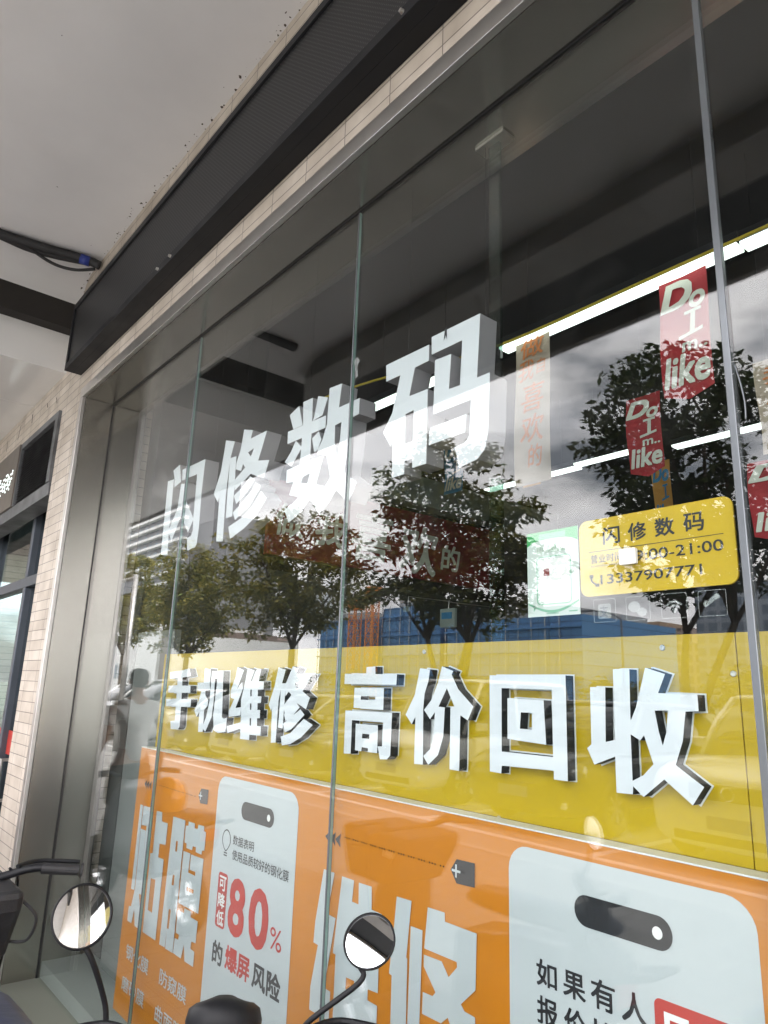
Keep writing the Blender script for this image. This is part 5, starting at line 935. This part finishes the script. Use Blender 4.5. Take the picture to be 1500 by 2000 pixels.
# ------------------------------------------------------------------ trees
def leaf_mat(name, c, var):
    m = bpy.data.materials.new(name); m.use_nodes = True; nt = m.node_tree; b = nt.nodes['Principled BSDF']; b.inputs['Roughness'].default_value = .55
    g = nt.nodes.new('ShaderNodeNewGeometry'); rp = nt.nodes.new('ShaderNodeValToRGB')
    rp.color_ramp.elements[0].color = tuple(x*(1-var) for x in c)+(1,); rp.color_ramp.elements[1].color = tuple(x*(1+var) for x in c)+(1,)
    e = rp.color_ramp.elements.new(.92); e.color = (c[0]*2.0, c[1]*1.35, c[2]*.9, 1)
    nt.links.new(g.outputs['Random Per Island'], rp.inputs[0]); nt.links.new(rp.outputs[0], b.inputs['Base Color'])
    o = nt.nodes['Material Output']; tl = nt.nodes.new('ShaderNodeBsdfTranslucent'); nt.links.new(rp.outputs[0], tl.inputs[0])
    mx = nt.nodes.new('ShaderNodeMixShader'); mx.inputs[0].default_value = .3; nt.links.new(b.outputs[0], mx.inputs[1]); nt.links.new(tl.outputs[0], mx.inputs[2]); nt.links.new(mx.outputs[0], o.inputs[0])
    return m
M['leaf'] = leaf_mat('leaf_green', (.085, .12, .03), .45); M['leaf2'] = leaf_mat('leaf_yellow_green', (.15, .185, .038), .45); M['leaf3'] = leaf_mat('leaf_dark', (.030, .060, .020), .45)
M['bark'] = mat('bark', (.075, .055, .042), .9, 0, .3, 12, bump=.6, bscale=30)

def leaves(centres, per, spread, size, seed, name, m, parent):
    rs = np.random.RandomState(seed); C = np.repeat(np.array(centres), per, 0); n = len(C)
    d = rs.normal(size=(n, 3)); d /= np.linalg.norm(d, axis=1)[:, None]
    p = C+d*(spread*rs.random((n, 1))**.5)*np.array([1, 1, .62])
    ax = rs.normal(size=(n, 3))*np.array([1, 1, .45])+np.array([0, 0, -.35]); ax /= np.linalg.norm(ax, axis=1)[:, None]
    nr = rs.normal(size=(n, 3))*.65+np.array([0, 0, 1.0]); sd_ = np.cross(ax, nr); sd_ /= np.linalg.norm(sd_, axis=1)[:, None]
    l = size*(.7+.6*rs.random((n, 1))); wv = l*.24
    V = np.stack([p, p+ax*l*.45+sd_*wv, p+ax*l, p+ax*l*.45-sd_*wv], 1).reshape(-1, 3)
    me = bpy.data.meshes.new(name); o0 = base_of(parent)
    me.from_pydata((V-np.array(o0)).tolist(), [], np.arange(4*n).reshape(-1, 4).tolist()); me.materials.append(m)
    o = bpy.data.objects.new(name, me); col.objects.link(o); o.parent = parent
    return o

def tree(label, fork, top, rad, stems, seed, lm, lean=(0, 0), per=64, size=.20):
    """trunk base at the origin"""
    rg = random.Random(seed); t = thing('street_tree', (0, 0, 0), label, 'tree', 'street trees along the verge')
    tk = MB(); cen = []; zc = fork+(top-fork)*.52; hz = (top-fork)*.52
    def limb(a, b, r0, r1, bend=.12):
        a = Vector(a); b = Vector(b); m = (a+b)/2+Vector((rg.uniform(-1, 1), rg.uniform(-1, 1), .3))*bend*(b-a).length
        pts = smooth_line([a, m, b], 4); k = len(pts); tk.tube(pts, [r0+(r1-r0)*i/(k-1) for i in range(k)], 7); return pts
    base = Vector((0, 0, .0))
    sp = [Vector((.0, .0, fork*.35))] if stems > 1 else [Vector((lean[0]*.4, lean[1]*.4, fork))]
    tk.tube([base, sp[0]*.5, sp[0]], [.15, .12, .11], 10)
    ends = []
    for s in range(max(stems, 1)):
        a = 2*math.pi*(s+.3*rg.random())/max(stems, 1)
        if stems > 1:
            e = Vector((math.cos(a)*rad*.30+lean[0], math.sin(a)*rad*.22+lean[1], fork+rg.uniform(.1, .4))); limb(sp[0], e, .085, .065, .04)
        else: e = sp[0]
        ends.append((e, a))
    for e, a in ends:
        nb = 7 if stems == 1 else 4
        for b in range(nb):
            q = a+2*math.pi*b/nb*(1 if stems == 1 else .35)+rg.uniform(-.3, .3); el = rg.uniform(.15, 1.0)
            tip = Vector((lean[0]+math.cos(q)*rad*.72*math.sqrt(max(.08, 1-el*el*.8)), lean[1]+math.sin(q)*rad*.72*math.sqrt(max(.08, 1-el*el*.8)), fork+.35+(top-fork-.5)*el))
            pts = limb(e, tip, .055, .015, .12)
            for k in range(4):
                o = pts[int(len(pts)*(.45+.13*k))-1]; c = o+Vector((rg.uniform(-1, 1)*rad*.45, rg.uniform(-1, 1)*rad*.45, rg.uniform(-.25, .5)*hz*.5)); limb(o, c, .018, .006, .1); cen.append(tuple(c))
    for i in range(int(75+30*rad)):
        while True:
            v = Vector((rg.uniform(-1, 1), rg.uniform(-1, 1), rg.uniform(-1, 1)))
            if .25 < v.length < 1: break
        lob = 1+.16*math.sin(3*math.atan2(v.y, v.x)+seed)+.12*math.sin(5*v.z+seed*2)
        cen.append((lean[0]+v.x*rad*lob, lean[1]+v.y*rad*lob, zc+v.z*hz*(1.0 if v.z > 0 else .80)))
    tk.build('trunk', M['bark'], t, smooth=True)
    leaves(cen, per, .48, size, seed, 'crown', lm, t)
    # loose sprays sticking out of the outline
    return t
for (x, y, fork, top, rad, st, seed, lm, lean, lb) in ((-7.0, -12.0, 2.7, 8.6, 2.1, 2, 3, 'leaf3', (.35, 0), 'two stemmed dark green tree behind the yellow hours plate'),
    (-13.6, -12.1, 2.5, 8.1, 2.6, 3, 5, 'leaf', (.3, .2), 'broad three stemmed tree in the middle of the reflected row'),
    (-21.2, -12.0, 2.8, 7.6, 2.75, 1, 8, 'leaf2', (0, 0), 'wide spreading tree with brownish top behind the letters 修 and 数'),
    (-29.9, -12.1, 2.6, 7.5, 1.9, 1, 11, 'leaf2', (.2, 0), 'yellow green tree fourth from the right, under the 闪 letter'),
    (-37.0, -12.0, 2.8, 7.9, 2.0, 1, 15, 'leaf2', (-.3, .1), 'slim leaning tree beside the white building at the left jamb'),
    (-1.6, -12.2, 2.6, 8.0, 2.3, 2, 21, 'leaf3', (.0, .0), 'dark tree at the right edge of the row, beyond the silver glass seam')):
    o = tree(lb, fork, top, rad, st, seed, M[lm], lean); o.location = (x, y, .06)
for (x, y, r_, h, seed, lb) in ((-62, -37, 2.6, 3.6, 31, 'round pale bush in front of the pinkish flats'), (-34, -33, 2.2, 3.2, 33, 'low green bush below the blue netted block'), (-24, -36, 2.6, 2.9, 35, 'dark bush left of the tan towers'), (-14.5, -33, 2.4, 3.6, 37, 'dark round bush at the right end of the road'), (-46, -34, 2.4, 3.4, 39, 'green bush beside the wide spreading tree trunk')):
    t = thing('bush', (x, y, -.03), lb, 'bush', 'bushes across the road'); rg = random.Random(seed)
    MB().tube([(x, y, -.05), (x+.1, y, h*.5)], [.08, .03], 6).build('stem', M['bark'], t)
    leaves([(x+rg.uniform(-1, 1)*r_*.7, y+rg.uniform(-1, 1)*r_*.7, h*rg.uniform(.15, .85)) for i in range(60)], 40, .75, .3, seed, 'foliage', M['leaf'], t)

# ------------------------------------------------------------------ buildings far across the road
M['towerwall'] = mat('tower_wall', (.22, .22, .23), .8, 0, .08, .1); M['towerband'] = mat('tower_band', (.66, .66, .64), .7, 0, .05, .2); M['towerglass'] = mat('tower_glass', (.16, .22, .26), .1, 0, .1, .3)
M['whitewall'] = mat('white_wall', (.70, .70, .69), .7, 0, .05, .3); M['brownwall'] = mat('brown_wall', (.16, .12, .10), .7)
def facade_mat(name, wall, win, bw, rh, mortar=.5):
    m = brick_mat(name, win, tuple(v*.8 for v in win), wall, bw, rh, (0, 0), mortar, 'xz', 0, .6, 0); return m
M['tan'] = facade_mat('tan_flats', (.48, .34, .23), (.14, .10, .08), 3.2, 3.0, .55); M['pink'] = facade_mat('pink_flats', (.50, .40, .36), (.20, .17, .17), 3.0, 3.0, .5); M['greyflat'] = facade_mat('grey_flats', (.30, .34, .40), (.16, .20, .26), 3.4, 3.1, .6)
M['net'] = brick_mat('blue_safety_net', (.10, .26, .52), (.13, .32, .60), (.04, .10, .24), 1.8, 1.9, (0, 0), .07, 'xz', 0, .8, .2); M['netplain'] = mat('blue_net_side', (.10, .26, .52), .8, 0, .25, .3)
M['crane'] = mat('crane_orange', (.85, .30, .05), .6)
t = thing('residential_tower', (-212, -80.5, 0), 'tall grey apartment tower with white balcony bands, at far left of the reflection', 'building')
MB().box(-236, -188, -96, -80.5, -.1, 78).build('wall', M['towerwall'], t)
for f in range(22):
    z = 14+3.0*f
    MB().box(-236.4, -187.6, -80.48, -79.0, z, z+.75).build('balcony', M['towerband'], t)
xs = [-233.5+4.6*i for i in range(10)]
for f in range(10):
    z = 31+3.0*f
    for x in xs: MB().box(x, x+2.0, -80.49, -80.38, z+.76, z+2.95).build('window', M['towerglass'], t)
MB().box(-188, -170, -100, -84, -.1, 46).build('side_wing', M['towerwall'], t)
t = thing('white_building', (-110, -45, 0), 'low white building with a brown slot behind the leaning tree', 'building')
MB().box(-124, -106, -60, -42, -.1, 10.5).build('wall', M['whitewall'], t); MB().box(-106, -101.5, -60, -42.5, -.1, 9.6).build('brown_bay', M['brownwall'], t); MB().box(-101.5, -95, -60, -42.2, -.1, 8.2).build('wall_annex', M['whitewall'], t)
for i in range(4): MB().box(-123+1.6*i, -122+1.6*i, -42.0, -41.93, 2, 4.2).build('window', M['towerglass'], t)
t = thing('round_building', (-120, -62, 0), 'pale round tower block with vertical ribs', 'building')
ms = MB().lathe([(5, -.1), (5, 10.5), (4.8, 10.9), (0, 10.9)], (-120.5, -60, 0), (0, 0, 1), 40); ms.build('drum', M['whitewall'], t, smooth=False)
rb = MB()
for i in range(24):
    a = 2*math.pi*i/24; rb.bar((-120.5+5.02*math.cos(a), -60+5.02*math.sin(a), .2), (-120.5+5.02*math.cos(a), -60+5.02*math.sin(a), 10.2), .25, .25)
rb.build('ribs', M['towerband'], t)
def block(name, label, x0, x1, y, d, h, m, crown, grp=None):
    t = thing(name, ((x0+x1)/2, y, 0), label, 'building', grp)
    MB().box(x0, x1, y-d, y, -.1, h).build('wall', m, t)
    rm = MB(); rg = random.Random(int(x0)); x = x0
    while x < x1-3:
        wd = rg.uniform(4, 9); rm.box(x, min(x+wd, x1), y-d*.9, y-.3, h, h+rg.uniform(1.0, crown)); x += wd+rg.uniform(1, 5)
    rm.build('roof_structure', m, t); return t
block('apartment_block', 'pinkish flats left of the wide spreading tree trunk', -292, -262, -150, 18, 20, M['pink'], 4)
block('apartment_block', 'tan flats between the two blue netted blocks, half hidden by tree trunks', -166, -148, -160, 16, 25, M['tan'], 5)
block('apartment_block', 'tan tower pair right of the blue netted hall', -132, -113, -199, 16, 22, M['tan'], 6)
block('apartment_block', 'pink and tan flats behind the forked tree', -108, -92, -199, 16, 18, M['pink'], 5)
block('apartment_block', 'blue grey office slab below the wifi sticker', -92, -80, -180, 16, 32, M['greyflat'], 2)
block('apartment_block', 'grey flats at the far right edge', -66, -54, -150, 16, 24, M['greyflat'], 3)
def netted(label, x0, x1, y, d, h, seed):
    t = thing('netted_block', ((x0+x1)/2, y, 0), label, 'building', 'blocks under construction in blue netting')
    MB().box(x0, x1, y-d, y, -.1, h).build('safety_net', M['net'], t)
    for i in range(int(h//3.2)+1): MB().box(x0-.3, x1+.3, y+.02, y+.5, 1+3.2*i, 1.22+3.2*i).build('scaffold_deck', M['netplain'], t)
    rg = random.Random(seed); pm = MB()
    for i in range(int((x1-x0)/2.4)): x = x0+2.4*i+rg.uniform(-.2, .2); pm.tube([(x, y+.3, 0), (x, y+.3, h+rg.uniform(.3, 1.4))], .07, 5)
    pm.build('scaffold_poles', M['steel_edge'], t); MB().box(x0+2, x1-4, y-d+1, y-2, h, h+1.6).build('roof_slab', M['greybeam'], t)
netted('blue netted block left of the orange crane mast', -116, -99.5, -78.5, 20, 14.0, 1)
netted('blue netted block behind the three stemmed tree', -97, -82.5, -78.5, 20, 15.5, 2)
netted('long low blue netted hall right of the tree trunks', -81, -56, -78.5, 24, 12.3, 3)
def crane(label, x, y, h):
    t = thing('tower_crane', (x, y, 0), label, 'crane', 'orange construction hoists'); m = MB(); s = .8
    for a in (-s, s):
        for b in (-s, s): m.bar((x+a, y+b, 0), (x+a, y+b, h), .16, .16)
    k = int(h/1.8)
    for i in range(k):
        z = i*1.8
        for b in (-s, s): m.bar((x-s, y+b, z), (x+s, y+b, z+1.8), .12, .12); m.bar((x-s, y+b, z+1.8), (x+s, y+b, z+1.8), .12, .12)
        for a in (-s, s): m.bar((x+a, y-s, z), (x+a, y+s, z+1.8), .12, .12)
    m.build('lattice_mast', M['crane'], t); MB().box(x-1.1, x+1.1, y-1.0, y+1.0, h, h+1.8).build('cab', M['crane'], t)
crane('orange lattice hoist mast in front of the left blue netted block', -102.5, -76.5, 15.5); crane('orange lattice hoist mast between two blue netted blocks', -98.2, -77, 17.5)
t = thing('street_sign', (-19.6, -6.3, 0), 'grey pole with an arm and dark panel reaching over the pavement, reflected at left', 'sign')
MB().tube([(-17.6, -5.0, 0), (-17.6, -5.0, 4.2)], [.07, .055], 12).build('pole', M['steel_edge'], t, smooth=True)
MB().tube([(-17.6, -5.0, 4.12), (-21.2, -5.0, 4.16)], .045, 10).build('arm', M['steel_edge'], t, smooth=True)
MB().box(-19.3, -17.75, -5.02, -4.98, 3.76, 4.07).build('panel', M['greyframe'], t, bevel=.01)
t = thing('street_lamp', (-20.5, -31.2, 0), 'thin street lamp with a bent arm above the tan towers', 'lamp')
MB().tube([(-20.5, -31.2, -.05), (-20.5, -31.2, 5.6)], [.08, .05], 10).build('pole', M['greyframe'], t, smooth=True)
MB().tube(smooth_line([(-20.5, -31.2, 5.55), (-21.2, -31.2, 5.9), (-22.3, -31.2, 6.1)], 5), .04, 8).build('arm', M['greyframe'], t, smooth=True)
MB().box(-22.9, -22.2, -31.32, -31.08, 6.04, 6.14).build('lamp_head', M['greyframe'], t, bevel=.03)
